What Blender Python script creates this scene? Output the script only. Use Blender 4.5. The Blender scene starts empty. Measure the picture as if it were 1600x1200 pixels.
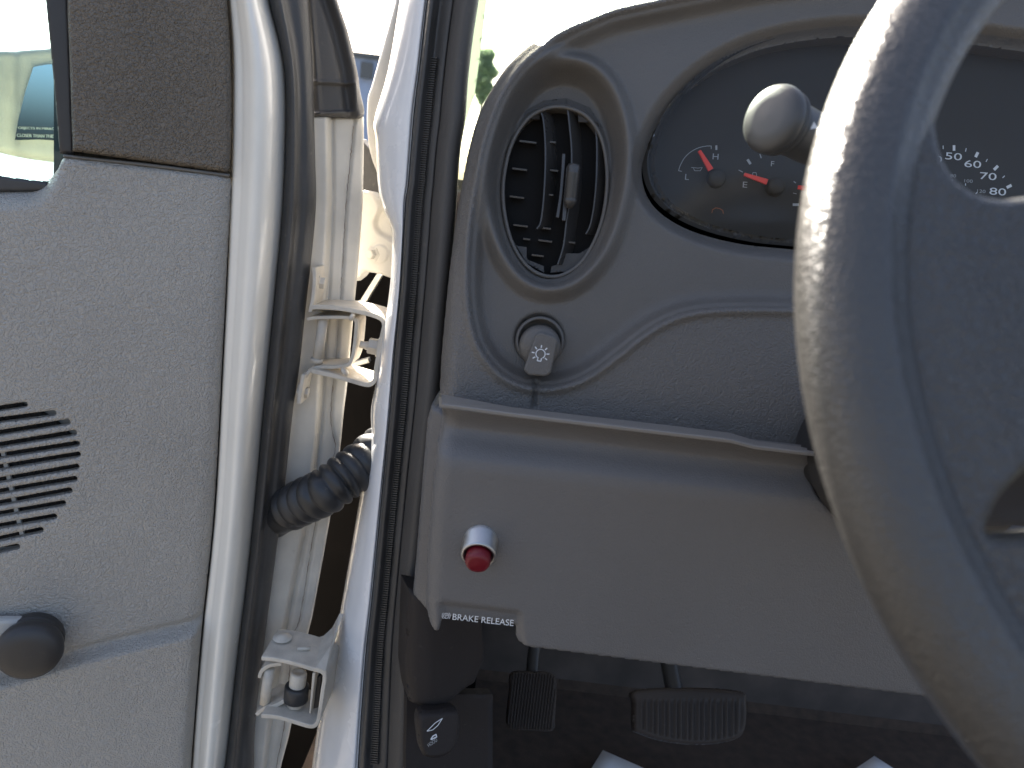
import bpy, bmesh, math, random
import numpy as np
from mathutils import Vector, Matrix
from mathutils.bvhtree import BVHTree

random.seed(4); rng = np.random.default_rng(4)
SC = bpy.context.scene
COL = SC.collection
rad = math.radians

# ------------------------------------------------------------------ camera
CZ = 1.50                                   # eye height above the ground, metres
PITCH, ROLL, FPX = rad(13.0), rad(6.9), 1200.0
FW = np.array([0, math.cos(PITCH), -math.sin(PITCH)])
_U0 = np.array([0, math.sin(PITCH), math.cos(PITCH)]); _R0 = np.array([1.0, 0, 0])
CR = math.cos(ROLL)*_R0 + math.sin(ROLL)*_U0
CU = -math.sin(ROLL)*_R0 + math.cos(ROLL)*_U0
CAM = np.array([0, 0, CZ])
cd = bpy.data.cameras.new('camera'); cam = bpy.data.objects.new('camera', cd); COL.objects.link(cam)
m = Matrix.Identity(4)
for i in range(3):
    m[i][0], m[i][1], m[i][2], m[i][3] = CR[i], CU[i], -FW[i], CAM[i]
cam.matrix_world = m
cd.sensor_width = 36; cd.lens = 36*FPX/1600; cd.clip_start = 0.02; cd.clip_end = 3000
cd.dof.use_dof = True; cd.dof.focus_distance = 0.66; cd.dof.aperture_fstop = 9.0
SC.camera = cam

# ------------------------------------------------------------------ light
SUN_AZ, SUN_EL = rad(-26), rad(34)          # azimuth from straight ahead (+Y), negative = to the left
SD = Vector((math.sin(SUN_AZ)*math.cos(SUN_EL), math.cos(SUN_AZ)*math.cos(SUN_EL), math.sin(SUN_EL)))
w = bpy.data.worlds.new('World'); SC.world = w; w.use_nodes = True
nt = w.node_tree
sky = nt.nodes.new('ShaderNodeTexSky'); sky.sky_type = 'NISHITA'; sky.sun_disc = False
sky.sun_elevation = SUN_EL; sky.sun_rotation = SUN_AZ; sky.air_density = 0.75; sky.dust_density = 6.0; sky.ozone_density = 0.5
nt.links.new(sky.outputs[0], nt.nodes['Background'].inputs[0]); nt.nodes['Background'].inputs[1].default_value = 0.07
sl = bpy.data.lights.new('sun', 'SUN'); sl.energy = 5.0; sl.angle = rad(0.53); sl.color = (1, 0.94, 0.84)
so = bpy.data.objects.new('sun', sl); COL.objects.link(so)
so.rotation_euler = SD.to_track_quat('Z', 'Y').to_euler(); so.location = (0, 0, 6)
vs = SC.view_settings; vs.view_transform = 'Standard'; vs.look = 'None'; vs.gamma = 1; vs.use_curve_mapping = False
vs.exposure = 2.75

# ------------------------------------------------------------------ mapping helpers
def ray(px, py):
    px = np.asarray(px, float); py = np.asarray(py, float)
    return FW + np.multiply.outer((px-800)/FPX, CR) + np.multiply.outer((600-py)/FPX, CU)
def pt(px, py, d): return CAM + ray(px, py)*d          # a point at camera depth d
class Plane:
    """a real plane of the vehicle; at() finds the point of it that the photograph shows at a pixel"""
    def __init__(s, px, py, d, n):
        s.p = pt(px, py, d); s.n = np.array(n, float); s.n /= np.linalg.norm(s.n)
    def off(s, h):
        q = Plane(0, 0, 1, s.n); q.p = s.p + s.n*h; return q
    def at(s, px, py, h=0.0):
        r = ray(px, py)
        t = ((s.p-CAM) @ s.n)/(r @ s.n)
        P = CAM + r*np.asarray(t)[..., None]
        return P + np.multiply.outer(np.asarray(h, float)*np.ones(np.shape(t)), s.n)
DASH = Plane(868, 300, 0.585, (0, -1, 0.19))
KNEE = Plane(750, 700, 0.560, (0, -1, 0.02))
DOOR = Plane(450, 600, 0.690, (0.342, -0.94, 0.0))
JAMB = DOOR.off(-0.05)
HINGE = Plane(560, 540, 0.70, (0, -1, 0))
PIL = Plane(620, 500, 0.66, (-0.45, -0.9, 0))

def cr(pts, n=8, closed=True):
    """Catmull-Rom through points (any dimension)"""
    P = np.array(pts, float); N = len(P); out = []
    rngN = range(N) if closed else range(N-1)
    for i in rngN:
        if closed: a, b, c, d = P[i-1], P[i], P[(i+1) % N], P[(i+2) % N]
        else: a, b, c, d = P[max(i-1, 0)], P[i], P[i+1], P[min(i+2, N-1)]
        for k in range(n):
            t = k/n
            out.append(0.5*(2*b+(c-a)*t+(2*a-5*b+4*c-d)*t*t+(3*b-a-3*c+d)*t**3))
    if not closed: out.append(P[-1])
    return np.array(out)
def resamp(pts, ys):
    """curve x(y) given as points; smooth x at the given ys"""
    q = cr(pts, 10, False); o = np.argsort(q[:, 1], kind='stable'); q = q[o]; ys = np.asarray(ys, float); x = np.interp(ys, q[:, 1], q[:, 0])
    k = min(8, len(q)-1); sl0 = (q[k, 0]-q[0, 0])/(q[k, 1]-q[0, 1]+1e-9)
    return np.where(ys < q[0, 1], q[0, 0]+sl0*(ys-q[0, 1]), x)
def seg_d(X, Y, poly, closed=True):
    P = np.asarray(poly, float); Q = np.roll(P, -1, 0) if closed else P[1:]
    A = P if closed else P[:-1]
    D = np.empty(X.shape); C = 30000
    xf, yf = X.ravel(), Y.ravel(); df = np.empty(xf.shape)
    e = Q-A; L = (e**2).sum(1)+1e-12
    for i in range(0, len(xf), C):
        wx = xf[i:i+C, None]-A[:, 0]; wy = yf[i:i+C, None]-A[:, 1]
        t = np.clip((wx*e[:, 0]+wy*e[:, 1])/L, 0, 1)
        dx = wx-t*e[:, 0]; dy = wy-t*e[:, 1]
        df[i:i+C] = np.sqrt((dx*dx+dy*dy).min(1))
    return df.reshape(X.shape)
def inside(X, Y, poly):
    P = np.asarray(poly, float); Q = np.roll(P, -1, 0); r = np.zeros(X.shape, bool)
    for (x1, y1), (x2, y2) in zip(P, Q):
        c = ((y1 > Y) != (y2 > Y))
        if abs(y2-y1) > 1e-9: r ^= c & (X < (x2-x1)*(Y-y1)/(y2-y1)+x1)
    return r
def sdf(X, Y, poly):
    d = seg_d(X, Y, poly); return np.where(inside(X, Y, poly), -d, d)
def sst(a, b, x):
    t = np.clip((x-a)/(b-a), 0, 1); return t*t*(3-2*t)
def edge_round(sd, wpx, hm):
    """drop hm metres, quarter-round, over the last wpx before the outline"""
    t = np.clip((wpx+sd)/wpx, 0, 1); return -hm*(1-np.sqrt(np.maximum(0, 1-t*t)))
def bell(x, c, wd): return np.exp(-((x-c)/wd)**2)

# ------------------------------------------------------------------ object helpers
def finish(name, me, mat, parent, smooth=True):
    if smooth: me.polygons.foreach_set('use_smooth', [True]*len(me.polygons))
    me.update()
    o = bpy.data.objects.new(name, me); COL.objects.link(o)
    if mat: me.materials.append(mat)
    if parent is not None:
        o.parent = parent
        o.matrix_parent_inverse = world_of(parent).inverted()
    return o
def world_of(o):
    M = Matrix.Translation(o.location) if o.type == 'EMPTY' else Matrix.Identity(4)
    return M
def tag(o, label, cat=None, group=None, kind=None):
    if label: o['label'] = label
    if cat: o['category'] = cat
    if group: o['group'] = group
    if kind: o['kind'] = kind
    return o
def thing(name, label, cat, loc, group=None):
    o = bpy.data.objects.new(name, None); COL.objects.link(o); o.location = Vector(loc); o.empty_display_size = 0.05
    return tag(o, label, cat, group)
def sub(name, label, loc, parent):
    o = bpy.data.objects.new(name, None); COL.objects.link(o); o.empty_display_size = 0.03; o.parent = parent
    o.location = Vector(loc); o.matrix_parent_inverse = world_of(parent).inverted(); o['label'] = label
    return o
def mesh(name, V, Fc, mat, parent=None, smooth=True):
    me = bpy.data.meshes.new(name); me.from_pydata([tuple(v) for v in V], [], [tuple(int(i) for i in f) for f in Fc])
    return finish(name, me, mat, parent, smooth)
def bevel(o, wd=0.0008, seg=2, ang=35):
    b = o.modifiers.new('bevel', 'BEVEL'); b.width = wd; b.segments = seg; b.limit_method = 'ANGLE'; b.angle_limit = rad(ang); b.harden_normals = False
    return o

def panel(name, plane, outline, hfun, res, mat, parent=None, holes=(), skirt=0.012, bbox=None):
    """moulded sheet on a plane: outline in pixels, relief hfun(X,Y,sd) in metres towards the cabin, cut-outs, returned edge"""
    outline = np.asarray(outline, float)
    x0, y0 = outline.min(0)-res*2; x1, y1 = outline.max(0)+res*2
    nx, ny = int((x1-x0)/res)+2, int((y1-y0)/res)+2
    X, Y = np.meshgrid(x0+np.arange(nx)*res, y0+np.arange(ny)*res)
    def S(X, Y):
        s = sdf(X, Y, outline)
        for h in holes: s = np.maximum(s, -sdf(X, Y, h))
        return s
    s = S(X, Y); ins = s <= 0
    nb = np.zeros(ins.shape, bool)
    for dy in (-1, 0, 1):
        for dx in (-1, 0, 1):
            nb |= np.roll(np.roll(ins, dy, 0), dx, 1)
    snap = (~ins & nb) | (ins & (s > -0.3*res))
    for _ in range(3):
        xs, ys = X[snap], Y[snap]; e = 0.05*res
        s0 = S(xs, ys); gx = (S(xs+e, ys)-S(xs-e, ys))/(2*e); gy = (S(xs, ys+e)-S(xs, ys-e))/(2*e)
        g = np.maximum(gx*gx+gy*gy, 0.2); X[snap] = xs-s0*gx/g; Y[snap] = ys-s0*gy/g
    ok = ins | snap
    q = ok[:-1, :-1] & ok[1:, :-1] & ok[:-1, 1:] & ok[1:, 1:]
    anyin = (s[:-1, :-1] < 0) | (s[1:, :-1] < 0) | (s[:-1, 1:] < 0) | (s[1:, 1:] < 0)
    q &= anyin
    idx = np.arange(nx*ny).reshape(ny, nx)
    quads = np.stack([idx[1:, :-1][q], idx[1:, 1:][q], idx[:-1, 1:][q], idx[:-1, :-1][q]], 1)
    used = np.unique(quads); remap = -np.ones(nx*ny, int); remap[used] = np.arange(len(used)); quads = remap[quads]
    xf, yf = X.ravel()[used], Y.ravel()[used]
    h = hfun(xf, yf, S(xf, yf)) if hfun else np.zeros(xf.shape)
    V = plane.at(xf, yf, h)
    # skirt
    ed = np.concatenate([quads[:, [0, 1]], quads[:, [1, 2]], quads[:, [2, 3]], quads[:, [3, 0]]])
    key = np.sort(ed, 1); key = key[:, 0].astype(np.int64)*len(used)+key[:, 1]
    u, inv, cnt = np.unique(key, return_inverse=True, return_counts=True)
    be = ed[cnt[inv] == 1]
    faces = quads.tolist(); VV = V
    if skirt:
        bv = np.unique(be); rm = {int(v): i for i, v in enumerate(bv)}; n0 = len(V)
        VV = np.concatenate([V, V[bv], V[bv]-plane.n*skirt]); k = len(bv)
        faces += [(n0+rm[int(b)], n0+rm[int(a)], n0+k+rm[int(a)], n0+k+rm[int(b)]) for a, b in be]
    return mesh(name, VV, faces, mat, parent)

def loft(name, curves, mat, parent=None, ny=160, nx=24, y0=-215, y1=1270, solid=0.0, mod=None):
    """sheet through several near-vertical lines; each curve = (points px, plane, h) ; smooth in between"""
    ys = np.linspace(y0, y1, ny)
    cs = []
    for c in curves:
        pts, pl, h = c
        xs = resamp(pts, ys); cs.append(pl.off(h).at(xs, ys))
    cs = np.array(cs)                                   # (k, ny, 3)
    g = cr(cs.reshape(len(cs), -1), max(2, nx//(len(cs)-1)), False).reshape(-1, ny, 3)
    if mod is not None: g = mod(g, ys)
    k = len(g); V = g.transpose(1, 0, 2).reshape(-1, 3)
    Fc = [(i*k+j, (i+1)*k+j, (i+1)*k+j+1, i*k+j+1) for i in range(ny-1) for j in range(k-1)]
    o = mesh(name, V, Fc, mat, parent)
    if solid:
        s = o.modifiers.new('s', 'SOLIDIFY'); s.thickness = solid; s.offset = -1
    return o
def prism(name, poly3, vec, mat, parent=None, bev=0.0008, smooth=False):
    P = np.array(poly3, float); n = len(P); v = np.array(vec, float)
    nr = np.zeros(3)
    for i in range(n): nr += np.cross(P[i]-P[0], P[(i+1) % n]-P[0])
    if nr @ v > 0: P = P[::-1]
    V = np.concatenate([P, P+v]); Fc = [tuple(range(n)), tuple(range(2*n-1, n-1, -1))]
    Fc += [((i+1) % n, i, n+i, n+(i+1) % n) for i in range(n)]
    o = mesh(name, V, Fc, mat, parent, smooth)
    if bev: bevel(o, bev)
    return o
def band(px_pts, wd, closed=False):
    """outline of a strip of width wd px along a pixel polyline"""
    P = np.array(px_pts, float); T = np.gradient(P, axis=0); T /= np.linalg.norm(T, axis=1)[:, None]+1e-9
    N = np.stack([-T[:, 1], T[:, 0]], 1)*wd/2
    return np.concatenate([P+N, (P-N)[::-1]])
def frame_of(ax):
    ax = np.array(ax, float); ax /= np.linalg.norm(ax)
    t = np.array([0, 0, 1.0]) if abs(ax[2]) < 0.9 else np.array([1.0, 0, 0])
    a = np.cross(t, ax); a /= np.linalg.norm(a); b = np.cross(ax, a); return ax, a, b
def lathe(name, o, axis, prof, mat, parent=None, n=48, smooth=True, knurl=None):
    """prof = [(along axis, radius)]"""
    ax, a, b = frame_of(axis); o = np.array(o, float); V = []; Fc = []
    k = len(prof)
    for j in range(n):
        th = 2*math.pi*j/n; d = math.cos(th)*a+math.sin(th)*b
        for i, (t, r) in enumerate(prof):
            rr = r*(1+(0.035*(j % 2) if knurl and i in knurl else 0)); V.append(o+ax*t+d*rr)
    for j in range(n):
        for i in range(k-1):
            Fc.append((j*k+i, j*k+i+1, ((j+1) % n)*k+i+1, ((j+1) % n)*k+i))
    me = mesh(name, V, Fc, mat, parent, smooth)
    return me
def tube(name, pts, radii, mat, parent=None, n=20, cap=True):
    P = np.array(pts, float); r = np.broadcast_to(np.asarray(radii, float), (len(P),))
    T = np.gradient(P, axis=0); T /= np.linalg.norm(T, axis=1)[:, None]
    a = np.cross(T[0], [0.13, 0.2, 1]); a /= np.linalg.norm(a); V = []
    for i in range(len(P)):
        a = a-T[i]*(a@T[i]); a /= np.linalg.norm(a); b = np.cross(T[i], a)
        for j in range(n):
            th = 2*math.pi*j/n; V.append(P[i]+r[i]*(math.cos(th)*a+math.sin(th)*b))
    Fc = [(i*n+j, i*n+(j+1) % n, (i+1)*n+(j+1) % n, (i+1)*n+j) for i in range(len(P)-1) for j in range(n)]
    if cap: Fc += [tuple(range(n-1, -1, -1)), tuple(range((len(P)-1)*n, len(P)*n))]
    return mesh(name, V, Fc, mat, parent)
def box(name, c, size, mat, parent=None, bev=0.001, M=None):
    V = []
    for x in (-.5, .5):
        for y in (-.5, .5):
            for z in (-.5, .5):
                v = Vector((x*size[0], y*size[1], z*size[2]))
                if M is not None: v = M @ v
                V.append(tuple(Vector(c)+v))
    Fc = [(0, 1, 3, 2), (4, 6, 7, 5), (0, 4, 5, 1), (2, 3, 7, 6), (0, 2, 6, 4), (1, 5, 7, 3)]
    o = mesh(name, V, Fc, mat, parent, False)
    if bev: bevel(o, bev)
    return o
def flat(name, plane, polys, h, mat, parent=None):
    """printed marks: thin pieces lying on a surface, polys in pixels"""
    V = []; Fc = []
    for q in polys:
        q = np.asarray(q, float); n0 = len(V); V += list(plane.at(q[:, 0], q[:, 1], h)); Fc.append(tuple(range(n0, n0+len(q))))
    return mesh(name, V, Fc, mat, parent, False)
def marks(name, plane, strokes, h, mt, parent):
    for p_, w_ in strokes: flat(name, plane, line_quads(p_, w_), h, mt, parent)
def line_quads(pts, wd):
    P = np.array(pts, float); out = []
    for a, b in zip(P[:-1], P[1:]):
        t = (b-a)/(np.linalg.norm(b-a)+1e-9); n = np.array([-t[1], t[0]])*wd/2; e = t*wd*0.2
        out.append([a-e+n, b+e+n, b+e-n, a-e-n])
    return out
_txt = {}
def text_polys(s):
    """verts (em units) and faces of a line of lettering, baseline at y=0, cap height ~0.72"""
    if s not in _txt:
        c = bpy.data.curves.new('t', 'FONT'); c.body = s; c.resolution_u = 4
        o = bpy.data.objects.new('t', c); COL.objects.link(o)
        me = bpy.data.meshes.new_from_object(o.evaluated_get(bpy.context.evaluated_depsgraph_get()))
        V = np.array([v.co[:2] for v in me.vertices]); Fc = [tuple(p.vertices) for p in me.polygons]
        bpy.data.objects.remove(o); bpy.data.curves.remove(c); bpy.data.meshes.remove(me); _txt[s] = (V, Fc)
    return _txt[s]
def lettering(name, s, plane, px, py, wpx, hpx, ang, h, mat, parent=None, shear=0.0, flip=False):
    """text whose lower-left is at (px,py), wpx wide, hpx cap height, baseline turned by ang (down to the right)"""
    V, Fc = text_polys(s); mn, mx = V.min(0), V.max(0)
    u = (V[:, 0]-mn[0])/(mx[0]-mn[0])*wpx; v = (V[:, 1]-mn[1])/(mx[1]-mn[1])*hpx
    if flip: u = wpx-u
    u = u+shear*v; c, sn = math.cos(ang), math.sin(ang)
    X = px+u*c+v*sn; Y = py+u*sn-v*c
    P = plane.at(X, Y, h) if isinstance(plane, Plane) else plane(X, Y)
    return mesh(name, P, Fc, mat, parent, False)

# ------------------------------------------------------------------ materials
def lin(c): return tuple(((v/255)/12.92 if v/255 <= 0.04045 else ((v/255+0.055)/1.055)**2.4) for v in c)
def mat(name, col, rough=0.5, metal=0.0, grain=None, var=0.08, vscale=9.0, dirt=0.0, coat=0.0, spec=0.5, rvar=0.1):
    M = bpy.data.materials.new(name); M.use_nodes = True; t = M.node_tree; N = t.nodes; L = t.links
    b = N['Principled BSDF']; b.inputs['Metallic'].default_value = metal; b.inputs['Coat Weight'].default_value = coat
    b.inputs['Coat Roughness'].default_value = 0.08
    b.inputs['Specular IOR Level'].default_value = spec
    tc = N.new('ShaderNodeTexCoord')
    n1 = N.new('ShaderNodeTexNoise'); n1.inputs['Scale'].default_value = vscale; n1.inputs['Detail'].default_value = 5
    L.new(tc.outputs['Object'], n1.inputs['Vector'])
    mp = N.new('ShaderNodeMapRange'); mp.inputs[1].default_value = 0.3; mp.inputs[2].default_value = 0.7
    mp.inputs[3].default_value = 1-var; mp.inputs[4].default_value = 1+var; L.new(n1.outputs['Fac'], mp.inputs[0])
    mx = N.new('ShaderNodeVectorMath'); mx.operation = 'SCALE'; mx.inputs[0].default_value = col[:3]; L.new(mp.outputs[0], mx.inputs['Scale'])
    out = mx.outputs[0]
    if dirt:                                              # specks and scuffs of dust
        n2 = N.new('ShaderNodeTexNoise'); n2.inputs['Scale'].default_value = 140; n2.inputs['Detail'].default_value = 6; n2.inputs['Roughness'].default_value = 0.7
        L.new(tc.outputs['Object'], n2.inputs['Vector'])
        r2 = N.new('ShaderNodeMapRange'); r2.inputs[1].default_value = 0.62; r2.inputs[2].default_value = 0.78; r2.inputs[4].default_value = dirt
        L.new(n2.outputs['Fac'], r2.inputs[0])
        mi = N.new('ShaderNodeMix'); mi.data_type = 'RGBA'; L.new(r2.outputs[0], mi.inputs[0]); L.new(out, mi.inputs[6]); mi.inputs[7].default_value = (0.33, 0.29, 0.23, 1)
        out = mi.outputs[2]
    L.new(out, b.inputs['Base Color'])
    rm = N.new('ShaderNodeMapRange'); rm.inputs[1].default_value = 0.3; rm.inputs[2].default_value = 0.7
    rm.inputs[3].default_value = max(0.02, rough-rvar); rm.inputs[4].default_value = min(1, rough+rvar); L.new(n1.outputs['Fac'], rm.inputs[0])
    L.new(rm.outputs[0], b.inputs['Roughness'])
    if grain:
        kind, sc, st = grain[:3]
        if kind == 'leather':
            v1 = N.new('ShaderNodeTexVoronoi'); v1.feature = 'SMOOTH_F1'; v1.inputs['Scale'].default_value = sc; v1.inputs['Smoothness'].default_value = 0.35
            wv = N.new('ShaderNodeTexNoise'); wv.inputs['Scale'].default_value = sc*0.45; L.new(tc.outputs['Object'], wv.inputs['Vector'])
            va = N.new('ShaderNodeVectorMath'); va.operation = 'MULTIPLY_ADD'; va.inputs[1].default_value = (3.0/sc,)*3
            L.new(wv.outputs['Color'], va.inputs[0]); L.new(tc.outputs['Object'], va.inputs[2]); L.new(va.outputs[0], v1.inputs['Vector'])
            n3 = N.new('ShaderNodeTexNoise'); n3.inputs['Scale'].default_value = sc*0.22; n3.inputs['Detail'].default_value = 3; L.new(tc.outputs['Object'], n3.inputs['Vector'])
            ad = N.new('ShaderNodeMath'); ad.operation = 'MULTIPLY_ADD'; ad.inputs[1].default_value = -1.0
            L.new(v1.outputs['Distance'], ad.inputs[0]); L.new(n3.outputs['Fac'], ad.inputs[2]); src = ad.outputs[0]
        else:
            n3 = N.new('ShaderNodeTexNoise'); n3.inputs['Scale'].default_value = sc; n3.inputs['Detail'].default_value = 6; n3.inputs['Roughness'].default_value = 0.65
            L.new(tc.outputs['Object'], n3.inputs['Vector']); src = n3.outputs['Fac']
        bp = N.new('ShaderNodeBump'); bp.inputs['Strength'].default_value = st; bp.inputs['Distance'].default_value = grain[3] if len(grain) > 3 else 1.2/sc
        L.new(src, bp.inputs['Height']); L.new(bp.outputs[0], b.inputs['Normal'])
    return M
def glassy(name, tint, refl=0.06, rough=0.0):
    M = bpy.data.materials.new(name); M.use_nodes = True; t = M.node_tree; N = t.nodes; L = t.links
    for n in list(N): N.remove(n)
    o = N.new('ShaderNodeOutputMaterial'); tr = N.new('ShaderNodeBsdfTransparent'); tr.inputs[0].default_value = (*tint, 1)
    gl = N.new('ShaderNodeBsdfGlossy'); gl.inputs['Roughness'].default_value = rough
    fr = N.new('ShaderNodeLayerWeight'); fr.inputs[0].default_value = 0.5
    pw = N.new('ShaderNodeMath'); pw.operation = 'POWER'; L.new(fr.outputs['Facing'], pw.inputs[0]); pw.inputs[1].default_value = 5
    ns = N.new('ShaderNodeTexNoise'); ns.inputs['Scale'].default_value = 25
    mm = N.new('ShaderNodeMath'); mm.operation = 'MULTIPLY_ADD'; L.new(pw.outputs[0], mm.inputs[0]); mm.inputs[1].default_value = 0.8; mm.inputs[2].default_value = refl
    mx = N.new('ShaderNodeMixShader'); L.new(mm.outputs[0], mx.inputs[0]); L.new(tr.outputs[0], mx.inputs[1]); L.new(gl.outputs[0], mx.inputs[2]); L.new(mx.outputs[0], o.inputs[0])
    return M
M_dash = mat('dash_plastic', (0.122, 0.111, 0.098), 0.46, grain=('leather', 900, 0.28), var=0.05)
M_pad = mat('dash_pad_vinyl', (0.140, 0.129, 0.117), 0.40, grain=('leather', 700, 0.5), var=0.05)
M_knee = mat('knee_panel_plastic', (0.130, 0.124, 0.120), 0.44, grain=('leather', 800, 0.25), var=0.05)
M_lip = mat('ledge_plastic', (0.21, 0.195, 0.175), 0.5, grain=('noise', 900, 0.2), var=0.06)
M_black = mat('black_plastic', (0.036, 0.033, 0.031), 0.42, grain=('noise', 1200, 0.15), var=0.12, dirt=0.06)
M_wall_f = mat('firewall_mat', (0.085, 0.068, 0.058), 0.9, var=0.3, vscale=20)
M_vent = mat('vent_plastic', (0.055, 0.051, 0.047), 0.28, var=0.12, dirt=0.1)
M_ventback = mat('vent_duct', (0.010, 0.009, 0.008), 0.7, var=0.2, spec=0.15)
M_cluster = mat('cluster_face', (0.044, 0.037, 0.029), 0.65, var=0.1, spec=0.3)
M_card = mat('door_card_vinyl', (0.385, 0.360, 0.320), 0.42, grain=('leather', 600, 0.75), var=0.06)
M_sail = mat('sail_panel_vinyl', (0.155, 0.130, 0.100), 0.40, grain=('leather', 560, 0.9), var=0.12)
M_paint = mat('white_paint', (0.84, 0.795, 0.70), 0.22, coat=0.6, var=0.03, vscale=20, dirt=0.12, rvar=0.06)
M_pillar = mat('pillar_paint', (0.80, 0.80, 0.80), 0.25, coat=0.5, var=0.03, vscale=20, dirt=0.08, rvar=0.06)
M_jamb = mat('jamb_paint', (0.55, 0.52, 0.46), 0.42, var=0.10, vscale=30, dirt=0.4, coat=0.1)
M_hinge = mat('hinge_paint', (0.56, 0.51, 0.43), 0.45, var=0.16, vscale=60, dirt=0.6, grain=('noise', 300, 0.25))
M_rubber = mat('rubber_seal', (0.050, 0.048, 0.046), 0.46, var=0.2, vscale=30, dirt=0.25, grain=('noise', 700, 0.2))
M_trim = mat('pillar_trim', (0.070, 0.065, 0.060), 0.62, var=0.12, dirt=0.2, grain=('noise', 900, 0.35))
M_frit = mat('windscreen_band', (0.20, 0.24, 0.19), 0.6, var=0.25, vscale=1400)
M_wheel = mat('wheel_vinyl', (0.048, 0.046, 0.043), 0.36, grain=('leather', 900, 0.38), var=0.09, vscale=14, dirt=0.05, spec=0.65)
M_stalk = mat('stalk_plastic', (0.060, 0.059, 0.058), 0.40, grain=('noise', 1500, 0.1), var=0.08, spec=0.55)
M_wpad = mat('wheel_pad_vinyl', (0.048, 0.046, 0.043), 0.40, grain=('leather', 700, 0.6), var=0.10, vscale=14, dirt=0.05, spec=0.6)
M_carpet = mat('floor_carpet', (0.080, 0.054, 0.038), 0.95, grain=('noise', 500, 1.0, 0.004), var=0.3, vscale=60, dirt=0.25)
M_kick = mat('kick_panel_plastic', (0.024, 0.019, 0.017), 0.65, var=0.15, dirt=0.12, spec=0.3, grain=('noise', 700, 0.3))
M_pedal = mat('pedal_rubber', (0.042, 0.032, 0.026), 0.55, var=0.2, dirt=0.2, spec=0.3)
M_dark = mat('cavity_shade', (0.0045, 0.004, 0.004), 0.9, var=0.3, vscale=14, spec=0.05)  # near black: the shade of the hollow is put into the colour
M_white = mat('white_print', (0.72, 0.73, 0.74), 0.6, var=0.03)
M_grey = mat('grey_print', (0.38, 0.38, 0.37), 0.6, var=0.05)
M_red = mat('needle_red', (0.80, 0.055, 0.030), 0.5, var=0.05)
M_amber = mat('amber_print', (0.32, 0.10, 0.03), 0.6, var=0.05)
M_steel = mat('nickel_collar', (0.50, 0.50, 0.50), 0.42, metal=1.0, var=0.08, vscale=120)
M_cap = mat('button_red', (0.15, 0.006, 0.014), 0.38, var=0.08, vscale=60, spec=0.5)
M_paper = mat('paper', (0.78, 0.79, 0.81), 0.8, var=0.02)
M_mesh = mat('speaker_mesh', (0.03, 0.027, 0.026), 0.6, grain=('leather', 500, 1.0))
M_light = mat('speaker_baffle', (0.44, 0.43, 0.40), 0.6, var=0.08)
M_conduit = mat('conduit_rubber', (0.030, 0.030, 0.031), 0.42, var=0.25, vscale=50, dirt=0.4)
M_mirror = mat('mirror_glass', (0.78, 0.92, 1.0), 0.03, metal=1.0, var=0.01, rvar=0.0)
M_house = mat('mirror_housing', (0.66, 0.55, 0.38), 0.5, var=0.15, vscale=20, dirt=0.3, grain=('noise', 400, 0.3))
M_bead = mat('beading_vinyl', (0.13, 0.12, 0.105), 0.6)
M_sealer = mat('seam_sealer', (0.13, 0.09, 0.06), 0.8, var=0.3, vscale=80)
M_wall = mat('blue_wall', (0.34, 0.42, 0.56), 0.8, var=0.08, vscale=2)
M_roofd = mat('roof_edge', (0.12, 0.13, 0.13), 0.8)
M_leaf = mat('leaf', (0.30, 0.36, 0.26), 0.7, var=0.4, vscale=3)
M_bark = mat('bark', (0.09, 0.06, 0.04), 0.9, var=0.3)
M_ground = mat('ground_sand', (0.075, 0.069, 0.060), 0.95, var=0.18, vscale=0.6, grain=('noise', 30, 0.4))
_t = M_frit.node_tree; _b = _t.nodes['Principled BSDF']; _tr = _t.nodes.new('ShaderNodeBsdfTranslucent'); _tr.inputs[0].default_value = (0.15, 0.17, 0.13, 1)
_mx = _t.nodes.new('ShaderNodeMixShader'); _mx.inputs[0].default_value = 0.6; _t.links.new(_b.outputs[0], _mx.inputs[1]); _t.links.new(_tr.outputs[0], _mx.inputs[2]); _t.links.new(_mx.outputs[0], _t.nodes['Material Output'].inputs[0])
_t = M_leaf.node_tree; _b = _t.nodes['Principled BSDF']; _tr = _t.nodes.new('ShaderNodeBsdfTranslucent'); _tr.inputs[0].default_value = (0.55, 0.66, 0.45, 1)
_mx = _t.nodes.new('ShaderNodeMixShader'); _mx.inputs[0].default_value = 0.6; _t.links.new(_b.outputs[0], _mx.inputs[1]); _t.links.new(_tr.outputs[0], _mx.inputs[2]); _t.links.new(_mx.outputs[0], _t.nodes['Material Output'].inputs[0])
G_win = glassy('door_glass', (0.70, 0.85, 0.89), 0.03)
G_wind = glassy('windscreen_glass', (0.90, 0.96, 0.92), 0.05)
G_lens = glassy('cluster_lens', (0.90, 0.90, 0.88), 0.02, 0.12)

# ------------------------------------------------------------------ setting
box('ground', (0, 0, -0.05), (3000, 3000, 0.1), M_ground, bev=0)
tag(bpy.data.objects['ground'], None, kind='structure')
FLOOR = CZ-0.70
# ------------------------------------------------------------------ van body
body = thing('van_shell', 'white van body at the open doorway with windscreen pillar and footwell', 'van body', (-0.1, 0.75, 0.0))
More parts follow.
